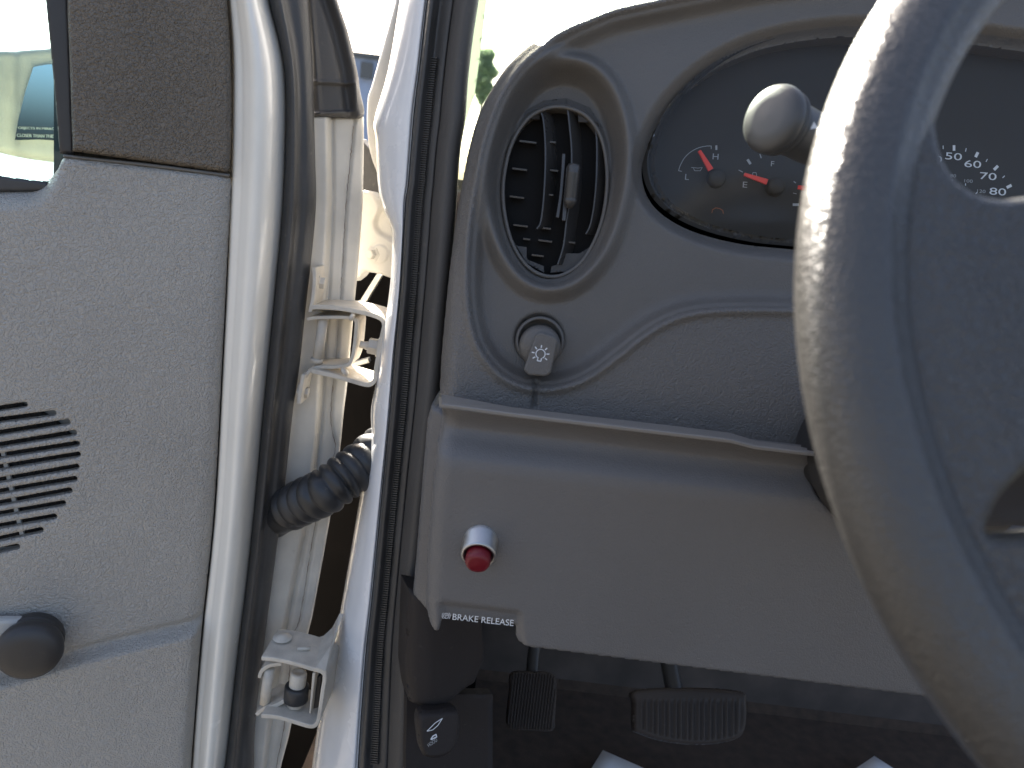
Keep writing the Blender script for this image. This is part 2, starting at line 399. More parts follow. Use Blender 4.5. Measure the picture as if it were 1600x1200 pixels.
# lines down the hinge side of the doorway (pixels), top to bottom
PL = [(633, -60), (625, 0), (607, 107), (585, 187), (587, 217), (591, 291), (600, 330), (612, 360), (611, 427), (605, 480), (598, 520), (593, 557), (587, 603), (580, 640), (579, 690), (563, 776), (531, 960), (511, 1050), (497, 1136), (488, 1200), (480, 1280)]
PR = [(676, -60), (667, 0), (655, 107), (647, 173), (637, 293), (633, 320), (625, 453), (615, 560), (609, 640), (600, 733), (581, 933), (572, 1013), (564, 1120), (559, 1200), (554, 1280)]
RR = [(752, -60), (745, 0), (737, 53), (729, 120), (724, 187), (716, 240), (708, 350), (696, 480), (686, 600), (668, 760), (655, 900), (648, 1000), (645, 1200), (640, 1280)]
def mixc(a, b, t):
    ys = np.linspace(-220, 1280, 66); return list(zip((1-t)*resamp(a, ys)+t*resamp(b, ys), ys))
PILB = PIL.off(-0.05)
loft('door_pillar', [(PL, PIL, -0.14), (PL, PIL, -0.045), (mixc(PL, PR, 0.12), PIL, -0.014), (mixc(PL, PR, 0.5), PIL, 0.0), (mixc(PL, PR, 0.86), PIL, 0.004), (mixc(PL, PR, 0.97), PIL, 0.0), (PR, PIL, -0.006), (PR, PIL, -0.05)], M_pillar, body, ny=180, nx=42)
# faint seam pressed along the pillar
SEAM = [(579, 690), (581, 755), (579, 800), (560, 880), (533, 957), (520, 1000)]
ys = np.linspace(692, 998, 60); xs = resamp(SEAM, ys)
# pillar rubber
def ribmod(g, ys): return g
loft('rubber_seal', [(mixc(PR, RR, -0.02), PIL, -0.03), (mixc(PR, RR, 0.02), PIL, 0.004), (mixc(PR, RR, 0.10), PIL, 0.010), (mixc(PR, RR, 0.22), PIL, 0.004), (mixc(PR, RR, 0.30), PIL, 0.001), (mixc(PR, RR, 0.5), PIL, 0.002), (mixc(PR, RR, 0.56), PIL, -0.003)], M_rubber, body, ny=160, nx=36)
# toothed bead: real teeth, too fine to count
RA, RB = mixc(PR, RR, 0.22), mixc(PR, RR, 0.41)
V = []; Fc = []
for k, y in enumerate(np.arange(90, 1190, 3.6)):
    yy = np.array([y, y, y+2.3, y+2.3]); a = resamp(RA, yy); b = resamp(RB, yy)
    x = np.array([a[0], b[0], b[2], a[2]]); yv = yy + np.array([0, 1.4, 1.4, 0])
    base = PIL.at(x, yv, 0.000); top = PIL.at(x*0.9+x.mean()*0.1, yv*0.8+yv.mean()*0.2, 0.0042)
    n0 = len(V); V += list(base)+list(top)
    Fc += [(n0+4, n0+5, n0+6, n0+7), (n0, n0+1, n0+5, n0+4), (n0+1, n0+2, n0+6, n0+5), (n0+2, n0+3, n0+7, n0+6), (n0+3, n0, n0+4, n0+7)]
o = mesh('ribbed_bead', V, Fc, M_rubber, body, False); o['kind'] = 'stuff'
loft('pillar_trim', [(mixc(PR, RR, 0.5), PIL, -0.004), (mixc(PR, RR, 0.62), PIL, 0.006), (mixc(PR, RR, 0.8), PIL, 0.010), (mixc(PR, RR, 1.0), PIL, 0.0), (mixc(PR, RR, 1.03), PIL, -0.03), (mixc(PR, RR, 1.04), PIL, -0.10)], M_trim, body, ny=120, nx=30)
# windscreen: a band of speckled print along its edge, then glass
WS = Plane(760, 0, 0.80, (0.0, -1, -0.75))
FL = [(755, -80), (745, 0), (737, 53), (729, 120), (722, 187), (710, 260)]
FR = [(770, -80), (760, 0), (753, 60), (746, 115), (741, 150), (728, 190), (712, 262)]
pts = [(x-6, y) for x, y in FL]+[(x, y) for x, y in FR][::-1]
panel('windscreen_band', WS, pts, None, 4, M_frit, body, skirt=0.004)
prism('windscreen', WS.off(-0.006).at(np.array([742, 1900, 1900, 700]), np.array([-420, -420, 300, 300])), WS.n*-0.005, G_wind, body, bev=0)
# fender, bracket and dark hollow seen through the hinge gap
GAP = Plane(590, 300, 0.80, (-0.35, -0.93, 0))
panel('fender_edge', GAP.off(0.02), cr([(622, -60), (610, 0), (594, 60), (576, 125), (567, 160), (570, 231), (591, 289), (600, 300), (608, 240), (604, 190), (620, 107), (634, 0), (640, -60)], 6), lambda X, Y, s: edge_round(s, 14, 0.012), 2.5, M_jamb, body)
panel('gap_shadow', GAP.off(-0.02), [(560, 215), (575, 232), (596, 292), (600, 312), (585, 312), (560, 305)], lambda X, Y, s: edge_round(s, 5, 0.003), 3, M_trim, body)  # dark panel standing in for the shadow between fender edge and bracket
br = panel('fender_bracket', GAP.off(0.012), [(555, 300), (567, 297), (577, 299), (588, 309), (600, 305), (625, 320), (625, 436), (611, 436), (590, 428), (566, 424), (560, 432), (550, 440)],
      lambda X, Y, s: edge_round(s, 6, 0.004)-0.006*sst(-3, 3, sdf(X, Y, cr([(588, 300), (592, 325), (584, 346), (588, 360), (600, 369), (630, 378), (640, 300)], 6))*-1)+0.0015*sst(15, 13, np.hypot(X-593, Y-397)), 1.6, M_jamb, body)
bo = GAP.at(593., 397., 0.0135)
lathe('bolt', bo, GAP.n, [(-0.002, 0.0085), (0.0005, 0.0083), (0.001, 0.0052), (0.0065, 0.0050), (0.0072, 0.0042), (0.0072, 0.0)], M_jamb, br, n=6, smooth=False)
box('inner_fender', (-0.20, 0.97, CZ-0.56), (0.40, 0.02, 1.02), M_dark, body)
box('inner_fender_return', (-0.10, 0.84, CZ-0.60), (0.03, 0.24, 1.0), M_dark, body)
STR = GAP.off(-0.05)
prism('fender_brace', STR.at(np.array([556, 566, 596, 590]), np.array([480, 482, 432, 426])), (0, 0.012, 0), M_jamb, body)
prism('fender_brace', STR.at(np.array([548, 575, 577, 550]), np.array([568, 560, 567, 574])), (0, 0.012, 0), M_jamb, body)
# footwell shell
panel('kick_panel', Plane(690, 1050, 0.66, (0.35, -0.93, 0.1)), [(641, 925), (760, 930), (764, 1040), (748, 1078), (722, 1092), (688, 1106), (642, 1102), (636, 1060), (638, 1000)],
      lambda X, Y, s: edge_round(s, 14, 0.010)+0.007*bell(X, 672, 26)-0.006*sst(700, 740, X), 3, M_kick, body, skirt=0.03)
panel('kick_panel_base', Plane(690, 1150, 0.70, (0.35, -0.93, 0.15)), [(636, 1085), (770, 1085), (770, 1290), (632, 1290)], None, 8, M_kick, body)
WELL = Plane(1000, 1100, 1.16, (0, -0.82, 0.57))
prism('toe_board', WELL.at(np.array([600, 2200, 2200, 600]), np.array([560, 560, 1230, 1230])), (0, 0.02, -0.01), M_carpet, body, bev=0)
box('floor_pan', (0.55, 0.20, FLOOR-0.01), (1.5, 1.7, 0.02), M_carpet, body)
box('firewall', (0.5, 1.05, CZ-0.35), (1.5, 0.02, 0.75), M_wall_f, body)
box('unseen_front_fender', (-0.28, 1.40, 0.93), (0.02, 0.90, 1.04), M_paint, body)  # out of view, added to keep sun out of the hinge gap
hood = box('unseen_bonnet', (0.45, 1.55, CZ-0.10), (1.5, 1.0, 0.03), M_paint, body)  # out of view, built to block sun from the footwell

# ------------------------------------------------------------------ open door
door = thing('door_assembly', 'open white van door with grey vinyl lining, window and black corner panel', 'door', (-0.35, 0.6, 0.45))
# edge lines (pixels, top to bottom)
DL = [(352, -60), (358, 0), (364, 100), (362, 270), (357, 400), (349, 560), (336, 800), (317, 985), (308, 1090), (300, 1200), (294, 1280)]
DR = [(410, -60), (420, 0), (437, 67), (445, 117), (447, 187), (444, 283), (440, 350), (433, 427), (420, 560), (412, 640), (400, 773), (387, 900), (373, 1013), (357, 1160), (352, 1200), (342, 1280)]
JL = [(476, -60), (482, 0), (488, 90), (491, 184), (493, 260), (494, 320), (487, 400), (479, 470), (468, 573), (458, 640), (445, 760), (435, 837), (420, 950), (412, 1013), (399, 1130), (397, 1200), (394, 1280)]
JR = [(566, 100), (569, 184), (568, 293), (566, 340), (559, 427), (555, 469), (543, 600), (538, 640), (531, 709), (517, 805), (489, 960), (481, 995), (455, 1136), (439, 1200), (424, 1280)]
loft('door_frame', [(DL, DOOR, -0.012), (mixc(DL, DR, 0.04), DOOR, -0.006), (mixc(DL, DR, 0.17), DOOR, -0.003), (mixc(DL, DR, 0.24), DOOR, 0.0), (mixc(DL, DR, 0.42), DOOR, 0.007), (mixc(DL, DR, 0.62), DOOR, 0.005), (mixc(DL, DR, 0.82), DOOR, -0.006), (mixc(DL, DR, 1.0), DOOR, -0.024), (mixc(DL, DR, 1.02), DOOR, -0.05)], M_paint, door, ny=150, nx=56)
loft('weather_seal', [(mixc(DR, JL, -0.06), DOOR, -0.045), (mixc(DR, JL, 0.0), DOOR, -0.020), (mixc(DR, JL, 0.12), DOOR, -0.010), (mixc(DR, JL, 0.30), DOOR, -0.007), (mixc(DR, JL, 0.42), DOOR, -0.014), (mixc(DR, JL, 0.55), DOOR, -0.017), (mixc(DR, JL, 0.75), DOOR, -0.018), (mixc(DR, JL, 0.97), DOOR, -0.024), (mixc(DR, JL, 1.0), DOOR, -0.034)], M_rubber, door, ny=150, nx=56)
# hinge-side flange beyond the seal
ysj = np.linspace(182, 1285, 60)
GRV = [(516, 180), (517, 320), (512, 420), (505, 560), (501, 640), (493, 728), (477, 824), (451, 957), (436, 1040), (415, 1200), (405, 1290)]
CRK = [(553, 180), (545, 267), (540, 320), (531, 469), (524, 560), (516, 640), (519, 675), (523, 700), (505, 770), (491, 821), (469, 957), (457, 997), (445, 1120), (431, 1200), (424, 1290)]
outl = np.concatenate([np.stack([resamp(JL, ysj)-8, ysj], 1), np.stack([resamp(JR, ysj), ysj], 1)[::-1]])
crk = np.stack([resamp(CRK, np.linspace(182, 1285, 300))+rng.normal(0, 0.35, 300), np.linspace(182, 1285, 300)], 1)
grv = np.stack([resamp(GRV, ysj), ysj], 1)
def h_jamb(X, Y, s):
    g = X-np.interp(Y, ysj, grv[:, 1]*0+grv[:, 0]); c = np.abs(X-np.interp(Y, crk[:, 1], crk[:, 0]))
    return edge_round(s, 5, 0.005)+0.010*sst(4, -10, g)-0.003*bell(g, 3, 3)-0.0012*bell(c, 0, 1.1)+0.003*sst(0, 6, X-np.interp(Y, crk[:, 1], crk[:, 0]))
panel('hinge_flange', JAMB, outl, h_jamb, 2.0, M_jamb, door, skirt=0.02)
cp = crk[4:-4]
V = []; Fc = []
for i in range(len(cp)):
    wd = 0.7+0.35*math.sin(i*0.7)*math.sin(i*0.13)
    if 60 < i < 110: wd *= 0.55
    for sgn in (-1, 1): V.append(JAMB.at(cp[i, 0]+sgn*wd*0.6, cp[i, 1], 0.0042))
Fc = [(2*i, 2*i+1, 2*i+3, 2*i+2) for i in range(len(cp)-1)]
mesh('sealer_crack', V, Fc, M_sealer, door, False)
# black rubber corner at the top of the flange
CL = [(402, -60), (424, 0), (440, 67), (448, 117), (450, 190)]
cs = cr([(428, -215), (466, -60), (478, 0), (487, 90), (489, 176), (500, 182), (530, 182), (569, 181), (564, 141), (559, 107), (545, 48), (529, 0), (512, -60), (462, -215)], 6)
def h_cs(X, Y, s):
    e = X-np.interp(Y, [-215, -60, 0, 48, 107, 141, 181], [462, 512, 529, 545, 559, 564, 569])
    b = sdf(X, Y, np.array([(480, 130), (551, 133), (552, 172), (482, 175)]))
    return edge_round(s, 5, 0.006)+0.005*bell(e, -9, 6)-0.004*bell(e, -22, 7)-0.003*sst(2, -2, b)+0.002*bell(b, 3, 2.5)+0.002*bell(X-np.interp(Y, [-215, -60, 181], [442, 482, 500]), 0, 4)
panel('corner_seal', JAMB.off(0.012), cs, h_cs, 1.8, M_trim, door, skirt=0.03)
# door lining
card = cr([(-240, 286), (-120, 290), (0, 288), (42, 287), (70, 279), (86, 263), (93, 250), (101, 245)], 6, False).tolist()
card += [(180, 254), (260, 264), (350, 275)] + cr([(356, 278), (361, 292), (355, 400), (347, 560), (334, 800), (315, 985), (306, 1090), (298, 1200), (292, 1290)], 6, False).tolist() + [(-240, 1290)]
ends = [(43, 633, 639), (88, 646, 657), (110, 660, 677), (120, 677, 696), (125, 694, 713), (126, 711, 731), (124, 730, 751), (121, 749, 769), (113, 767, 787), (103, 787, 804), (89, 808, 823), (68, 829, 843), (31, 855, 861)]
slots = []
for ex, ey, y0 in ends:
    sl_ = (ey-y0)/ex; lx = -12-(ex+12); hw = 4.7; ly = y0+sl_*lx; o_ = []
    for k in range(9):
        a = -math.pi/2+math.pi*k/8; o_.append((ex-hw+hw*math.cos(a), ey+hw*math.sin(a)))
    for k in range(9):
        a = math.pi/2+math.pi*k/8; o_.append((lx+hw+hw*math.cos(a), ly+hw*math.sin(a)))
    slots.append(np.array(o_))
CRE = [(-240, 1112), (0, 1056), (99, 1027), (150, 1013), (213, 997), (296, 977), (330, 966), (400, 950)]
crex = cr(CRE, 8, False)
def h_card(X, Y, s):
    e = np.maximum(X-resamp([(y, x) for x, y in [(361, 292), (355, 400), (347, 560), (334, 800), (315, 985), (306, 1090), (298, 1200), (292, 1290)]][::1], X*0) if False else 0, 0)
    yc = np.interp(X, crex[:, 0], crex[:, 1]); d = Y-yc
    rx = X-np.interp(Y, [270, 400, 560, 800, 985, 1090, 1200, 1290], [361, 355, 347, 334, 315, 306, 298, 292])
    h = -0.010*(1-np.sqrt(np.clip(1-(np.clip((rx+26)/26, 0, 1))**2, 0, 1)))
    h += 0.012*sst(-1, 11, d)*sst(4, -14, rx) - 0.0025*bell(d, -4, 6)
    top = np.interp(X, [-240, 0, 42, 70, 86, 93, 101, 360], [286, 288, 287, 279, 263, 250, 245, 276])
    dt = np.clip((Y-top), 0, 400)
    left = sst(110, 40, X)
    h += -0.030*left*np.clip(1-dt/46, 0, 1)**2 - 0.004*(1-left)*np.clip(1-dt/9, 0, 1)**2
    for sl2 in slots: h -= 0.0012*np.clip(1-sdf_fast(X, Y, sl2)/2.2, 0, 1)**2
    return h
def sdf_fast(X, Y, q):
    r = np.full(X.shape, 99.0); a, b = q.min(0)-4, q.max(0)+4; k = (X > a[0]) & (X < b[0]) & (Y > a[1]) & (Y < b[1])
    r[k] = np.maximum(sdf(X[k], Y[k], q), 0); return r
lining = panel('door_lining', DOOR, card, h_card, 2.2, M_card, door, holes=slots, skirt=0.006)
sp = DOOR.at(-12., 752., -0.016)
spk = lathe('speaker', sp, DOOR.n, [(0, 0.066), (0.002, 0.066), (0.0022, 0.062), (-0.002, 0.058), (0.002, 0.030), (0.004, 0.0)], M_mesh, lining, n=64)
prism('speaker_baffle', DOOR.off(-0.018).at(np.array([-230, 200, 200, -230]), np.array([590, 590, 900, 900])), DOOR.n*-0.004, M_light, lining, bev=0)
prism('speaker_rib', DOOR.off(-0.008).at(np.array([-1, 6, 39, 32]), np.array([700, 700, 842, 842])), DOOR.n*-0.004, M_light, lining, bev=0.0004)
# black corner (sail) panel, its flange, beading, glass
sail = cr([(100, -215), (103, -60), (104, 20), (108, 120), (112, 236)], 5, False).tolist()+[(240, 254), (354, 270)]+cr([(358, 262), (361, 200), (360, 100), (354, 0), (334, -215)], 5, False).tolist()
panel('corner_panel', DOOR.off(0.002), sail, lambda X, Y, s: edge_round(s, 10, 0.007)+0.004*bell(X, 150, 90), 3.0, M_sail, door, skirt=0.012)
fl = [(56, -215), (70, 0), (82, 120), (92, 240), (116, 243), (112, 120), (108, 20), (104, -215)]
panel('window_channel', DOOR.off(-0.008), fl, lambda X, Y, s: edge_round(s, 6, 0.003), 3, M_black, door, skirt=0.02)
panel('beading', DOOR.off(-0.001), [(98, 241), (240, 256), (359, 272), (358, 277), (240, 262), (98, 246)], lambda X, Y, s: edge_round(s, 2.5, 0.0015), 1.2, M_bead, door)
prism('window_glass', DOOR.off(-0.018).at(np.array([-260, 88, 108, 108, -260]), np.array([-300, -300, 240, 330, 330])), DOOR.n*-0.004, G_win, door, bev=0)
panel('belt_seal', DOOR.off(-0.012), [(-260, 262), (0, 274), (74, 283), (80, 300), (-260, 300)], lambda X, Y, s: edge_round(s, 4, 0.004), 3, M_rubber, door)
prism('door_light_block', DOOR.off(-0.034).at(np.array([84, 366, 425, 432, 425, 412, 380, 335, -240, -240, 84]), np.array([-215, -215, 60, 200, 420, 600, 850, 1290, 1290, 330, 330])), DOOR.n*-0.004, M_black, door, bev=0)  # hidden black plate added to stop sun leaking through the trim gaps
DW = DOOR.at(-140., 700., -0.055)
# outer skin of the door behind the lining, below the belt
prism('outer_skin', DOOR.off(-0.075).at(np.array([-240, 440, 400, 360, -240]), np.array([330, 330, 800, 1300, 1300])), DOOR.n*-0.003, M_paint, door, bev=0)
# window crank
KN = DOOR.at(56., 1012., 0.0)
ka = DOOR.n+np.array([0.05, 0, 0.02])
crank = lathe('crank_knob', DOOR.at(56., 991., 0.004), ka, [(0, 0.0235), (0.006, 0.0240), (0.009, 0.0240), (0.010, 0.0225), (0.012, 0.0222), (0.0135, 0.0245), (0.020, 0.0258), (0.0255, 0.0248), (0.029, 0.0205), (0.0305, 0.012), (0.0308, 0.0)], M_black, door, n=56)
prism('crank_arm', DOOR.off(0.014).at(np.array([-120, 60, 62, -120]), np.array([968, 970, 1030, 1052])), DOOR.n*-0.010, M_light, crank, bev=0.003)
# wing mirror outside the window
mir = thing('wing_mirror', 'wing mirror seen through the door window, glass reflecting blue sky', 'mirror', tuple(DOOR.at(40., 150., -0.2)))
MP = Plane(40, 150, 0.86, (0.30, -0.95, 0.0))
panel('mirror_housing', MP, cr([(-150, 70), (-60, 72), (0, 74), (72, 70), (130, 66), (150, 120), (150, 240), (110, 255), (60, 251), (20, 245), (-30, 234), (-110, 225), (-160, 200), (-165, 120)], 5),
      lambda X, Y, s: edge_round(s, 14, 0.02)-0.004*bell(X, 19, 9), 4, M_house, mir, skirt=0.07)
mg = prism('mirror_glass', MP.off(0.0015).at(np.array([24, 30, 40, 53, 75, 130, 130, 60]), np.array([219, 185, 145, 105, 101, 100, 222, 218])), MP.n*0.002, M_mirror, mir, bev=0)
lettering('mirror_text', 'OBJECTS IN MIRROR ARE', MP, 30, 203, 75, 5, 0.03, 0.0045, M_house, mg)
lettering('mirror_text', 'CLOSER THAN THEY APPEAR', MP, 28, 214, 85, 5, 0.03, 0.0045, M_house, mg)

# ------------------------------------------------------------------ hinges and wiring conduit
def strap(poly, wd, pl, vec, mt, parent, name, bev=0.0008):
    q = cr(poly, 5, False); return prism(name, pl.at(*band(q, wd).T), vec, mt, parent, bev)
hg = sub('hinge', 'upper hinge, a cream painted steel bracket with a stud and nut', HINGE.at(560., 540.), door)
D1 = (0, 0.05, 0)
strap([(486, 481), (496, 480), (520, 481), (548, 485), (580, 492), (596, 499), (600, 508), (598, 520), (593, 545), (588, 575), (586, 592), (580, 600), (570, 601), (545, 594), (515, 586), (486, 580)], 7, HINGE, D1, M_hinge, hg, 'outer_leaf')
strap([(480, 500), (490, 497), (520, 496), (548, 497), (556, 502), (556, 515), (553, 545), (549, 562), (542, 571), (520, 574), (500, 574), (486, 578), (476, 590)], 5.5, HINGE.off(-0.006), (0, 0.035, 0), M_hinge, hg, 'inner_leaf')
def cyl(name, a, b, r, mt, parent, n=20):
    return tube(name, [a, np.array(a)*0.5+np.array(b)*0.5, b], r, mt, parent, n)
HB = HINGE.off(-0.014)
cyl('pin', HB.at(506., 494.), HB.at(495., 567.), 0.0047, M_hinge, hg)
lathe('pin_head', HINGE.off(-0.016).at(507., 477.), (0, 0, 1), [(-0.003, 0.009), (0.0, 0.009), (0.0015, 0.0075), (0.002, 0)], M_hinge, hg, n=24)
lathe('pin_collar', HB.at(495., 563.), HB.at(506., 494.)-HB.at(495., 567.), [(-0.002, 0.0), (-0.002, 0.0058), (0.002, 0.0058), (0.002, 0.0)], M_hinge, hg, n=24)
strap([(490, 418), (491, 440), (488, 470), (484, 488)], 6, HINGE, (0, 0.03, 0), M_hinge, hg, 'mount_plate')
strap([(474, 585), (470, 605), (466, 632)], 6, HINGE, (0, 0.03, 0), M_hinge, hg, 'mount_plate')
ax = np.array([0.97, 0.1, -0.1])
for (x, y) in ((497., 441.), (472., 612.)):
    lathe('bolt', HB.at(x, y), ax, [(-0.004, 0.0078), (0.0015, 0.0078), (0.002, 0.0058), (0.006, 0.0055), (0.0065, 0.0046), (0.0065, 0)], M_hinge, hg, n=6, smooth=False)
nx_ = np.array([-0.98, -0.1, 0.12])
lathe('washer', HB.at(593., 543.), nx_, [(0, 0.0), (0, 0.009), (0.0022, 0.009), (0.0022, 0.0)], M_hinge, hg, n=28)
lathe('nut', HB.at(591., 543.), nx_, [(0, 0.0078), (0.0085, 0.0078), (0.0095, 0.0066), (0.0095, 0.0)], M_hinge, hg, n=6, smooth=False)
lathe('stud', HB.at(578., 541.), nx_, [(0, 0.0042), (0.0015, 0.0036), (0.003, 0.0042), (0.0045, 0.0036), (0.0055, 0.0034), (0.009, 0.0034), (0.0095, 0.0028), (0.0095, 0)], M_hinge, hg, n=20)
cyl('stop_peg', HINGE.off(0.001).at(547., 494.), HINGE.off(0.001).at(552., 497.), 0.0035, M_hinge, hg)
cyl('stop_peg', HINGE.off(0.001).at(537., 582.), HINGE.off(0.001).at(541., 579.), 0.0045, M_hinge, hg)

HL = Plane(470, 1080, 0.715, (0, -1, 0))
hl = sub('hinge', 'lower hinge with a black check roller in a cream bracket', HL.at(470., 1080.), door)
strap([(408, 1029), (430, 1031), (458, 1037), (485, 1045), (502, 1050), (507, 1058), (504, 1080), (500, 1110), (497, 1126), (492, 1134), (482, 1135), (458, 1128), (432, 1121), (408, 1119)], 6.5, HL, (0, 0.048, 0), M_hinge, hl, 'outer_leaf')
tp = HL.at(np.array([500., 508.]), np.array([1046., 1050.]))
# upward flared wing of the upper arm against the pillar
bk_ = HL.off(-0.05)
wv = [HL.at(494., 1043.), HL.at(509., 1049.), HL.off(-0.025).at(517., 1008.), bk_.at(531., 958.), bk_.at(519., 981.), bk_.at(506., 993.), bk_.at(482., 1001.)]
o = mesh('flared_wing', wv, [(0, 1, 2, 5), (2, 3, 4), (2, 4, 5), (0, 5, 6)], M_hinge, hl, False); sm = o.modifiers.new('s', 'SOLIDIFY'); sm.thickness = 0.003
lathe('rivet', HL.at(418., 1028.)+np.array([0.004, 0.03, 0.003]), (0, 0, 1), [(0, 0.009), (0.001, 0.0085), (0.0015, 0.005), (0.0030, 0.004), (0.0032, 0)], M_hinge, hl, n=24)
cyl('weld_tab', HL.at(455., 1034.)+np.array([0, 0.018, 0.002]), HL.at(474., 1037.)+np.array([0, 0.022, 0.002]), 0.0018, M_hinge, hl, 10)
HLB = HL.off(-0.018)
cyl('pin', HLB.at(421., 1044.), HLB.at(414., 1098.), 0.0052, M_hinge, hl)
strap([(405, 1060), (408, 1050), (420, 1041), (440, 1038)], 6, HL.off(-0.012), (0, 0.03, 0), M_hinge, hl, 'inner_leaf')
strap([(400, 1118), (412, 1108), (428, 1104), (444, 1096)], 6, HL.off(-0.012), (0, 0.03, 0), M_hinge, hl, 'inner_leaf')
a_ = HLB.at(467., 1050.); b_ = HLB.at(459., 1117.); u_ = (b_-a_)/np.linalg.norm(b_-a_)
rol = lathe('roller_spindle', a_, u_, [(0.001, 0.0), (0.001, 0.0035), (0.0, 0.0045), (0.0005, 0.0072), (0.002, 0.0078), (0.036, 0.0078), (0.037, 0.007), (0.037, 0)], M_hinge, hl, n=28)
lathe('roller', a_, u_, [(0.0145, 0.007), (0.0145, 0.0105), (0.0155, 0.0115), (0.030, 0.0115), (0.031, 0.0105), (0.031, 0.007)], M_conduit, hl, n=32)
prism('check_plate', HL.off(-0.004).at(np.array([488, 493, 485, 483]), np.array([1052, 1051, 1116, 1114])), (0.002, 0.03, 0), M_hinge, hl, 0.0005)
prism('check_block', HL.off(-0.012).at(np.array([495, 502, 497, 489]), np.array([1058, 1056, 1106, 1108])), (0, 0.02, 0), M_black, hl, 0.0005)

cpts = cr([pt(424, 812, .765), pt(450, 796, .742), pt(478, 782, .722), pt(508, 768, .708), pt(535, 748, .712), pt(562, 728, .722), pt(596, 700, .745)], 40, False)
s_ = np.linspace(0, 1, len(cpts)); rr = 0.0205*np.ones(len(cpts))
fold = np.where(s_ > 0.20, 1.0, 0.25)
rr = 0.0190+0.0034*np.abs(np.sin(s_*math.pi*12.5))**0.8*fold
wc = tube('wiring_conduit', cpts, rr, M_conduit, None, n=28)
tag(wc, 'black corrugated rubber wiring conduit bridging the gap between door and pillar', 'conduit')

# ------------------------------------------------------------------ dashboard
dash = thing('dashboard', 'grey moulded dashboard with oval air vent, knee panel and brake release label', 'dashboard', tuple(DASH.at(1000., 600.)))
out = cr([(1010, -14), (960, -4), (915, 12), (860, 32), (825, 55), (790, 88), (765, 125), (745, 165), (730, 215), (717, 280), (706, 350), (697, 420), (690, 490), (684, 560), (683, 600), (690, 630)], 6, False).tolist()
out += [(760, 640), (900, 657), (1050, 675), (1180, 692), (1290, 708), (2150, 800), (2150, -60), (1900, -110), (1500, -120), (1250, -75), (1120, -40)]
out = np.array(out)
out_ext = np.array([p for p in out[:91].tolist() if p[1] < 600]+[(676, 640), (664, 900), (2150, 900), (2150, -60), (1900, -110), (1500, -120), (1250, -75), (1120, -40)])
SP = cr([(975, 22), (930, 38), (880, 62), (835, 98), (800, 140), (775, 190), (757, 250), (744, 330), (737, 410), (739, 480), (750, 530), (772, 566), (802, 590), (840, 600), (880, 597), (918, 582), (958, 553), (1000, 520), (1040, 496), (1085, 482), (1150, 477), (1260, 478), (1400, 486), (2250, 560), (2250, 0), (1900, -60), (1500, -50), (1250, -30), (1080, 0)], 5)
E1 = cr([(878, 88), (925, 98), (960, 135), (980, 195), (982, 260), (970, 330), (945, 392), (905, 436), (860, 450), (818, 436), (786, 395), (765, 335), (762, 270), (775, 205), (800, 145), (835, 104)], 6)
E2 = cr([(885, 152), (920, 166), (944, 200), (954, 250), (952, 305), (940, 355), (916, 400), (884, 424), (852, 426), (822, 408), (799, 370), (787, 320), (786, 270), (798, 215), (822, 174), (852, 155)], 6)
CLU = cr([(1012, 255), (1018, 225), (1034, 185), (1062, 145), (1105, 105), (1160, 72), (1230, 48), (1330, 34), (1450, 36), (1600, 52), (1800, 90), (1900, 200), (1880, 380), (1700, 420), (1500, 405), (1260, 382), (1170, 372), (1095, 352), (1045, 324), (1020, 292)], 6)
def h_dash(X, Y, s):
    sp_ = sdf(X, Y, SP); e1 = sdf(X, Y, E1); e2 = sdf(X, Y, E2); c = sdf(X, Y, CLU)
    so_ = sdf(X, Y, out_ext)
    h = edge_round(so_, 34, 0.030)
    h -= 0.015*sst(4, -20, sp_)
    h += 0.0035*bell(sp_, 9, 7) - 0.003*bell(sp_, 1, 3.5)
    h += 0.0010*bell(sp_, -18, 6)
    h += 0.010*sst(26, 0, e1)*sst(-14, 2, e1) + 0.010*sst(4, -6, e1)*0
    h -= 0.016*sst(-4, -26, e1)
    h += 0.0035*bell(e2, 4, 5)
    kd = np.hypot(X-843, (Y-528)/1.02)
    h -= 0.007*sst(42, 30, kd)
    g = np.abs(X-(838-(Y-598)*0.09)); h -= 0.004*sst(6, 2, g)*sst(590, 600, Y)*sst(642, 634, Y)
    h -= 0.014*sst(26, -2, c)
    return h
shell = panel('dash_shell', DASH, out, h_dash, 2.6, M_dash, dash, holes=[E2, CLU, cr([(813, 533), (843, 503), (873, 533), (843, 563)], 8)], skirt=0.11)
# grained pad above the ledge is its own material on the faces outside the cluster panel
shell.data.materials.append(M_pad)
me = shell.data; nf = len(me.polygons); cen = np.empty(nf*3); me.polygons.foreach_get('center', cen); cen = cen.reshape(-1, 3)-CAM
dd = cen @ FW; fx = 800+FPX*(cen @ CR)/dd; fy = 600-FPX*(cen @ CU)/dd
me.polygons.foreach_set('material_index', (sdf(fx, fy, SP) > 3).astype(np.int32)); me.update()
# top of the dash running forward to the windscreen
tq = DASH.at(np.array([1010., 1120, 1250, 1500, 1900, 2150]), np.array([-14., -40, -75, -120, -110, -60]), -0.028)
V = np.concatenate([tq, tq+np.array([0, 0.35, -0.07])]); Fc = [(i, i+1, 6+i+1, 6+i) for i in range(5)]
mesh('dash_top', V, Fc, M_dash, dash)
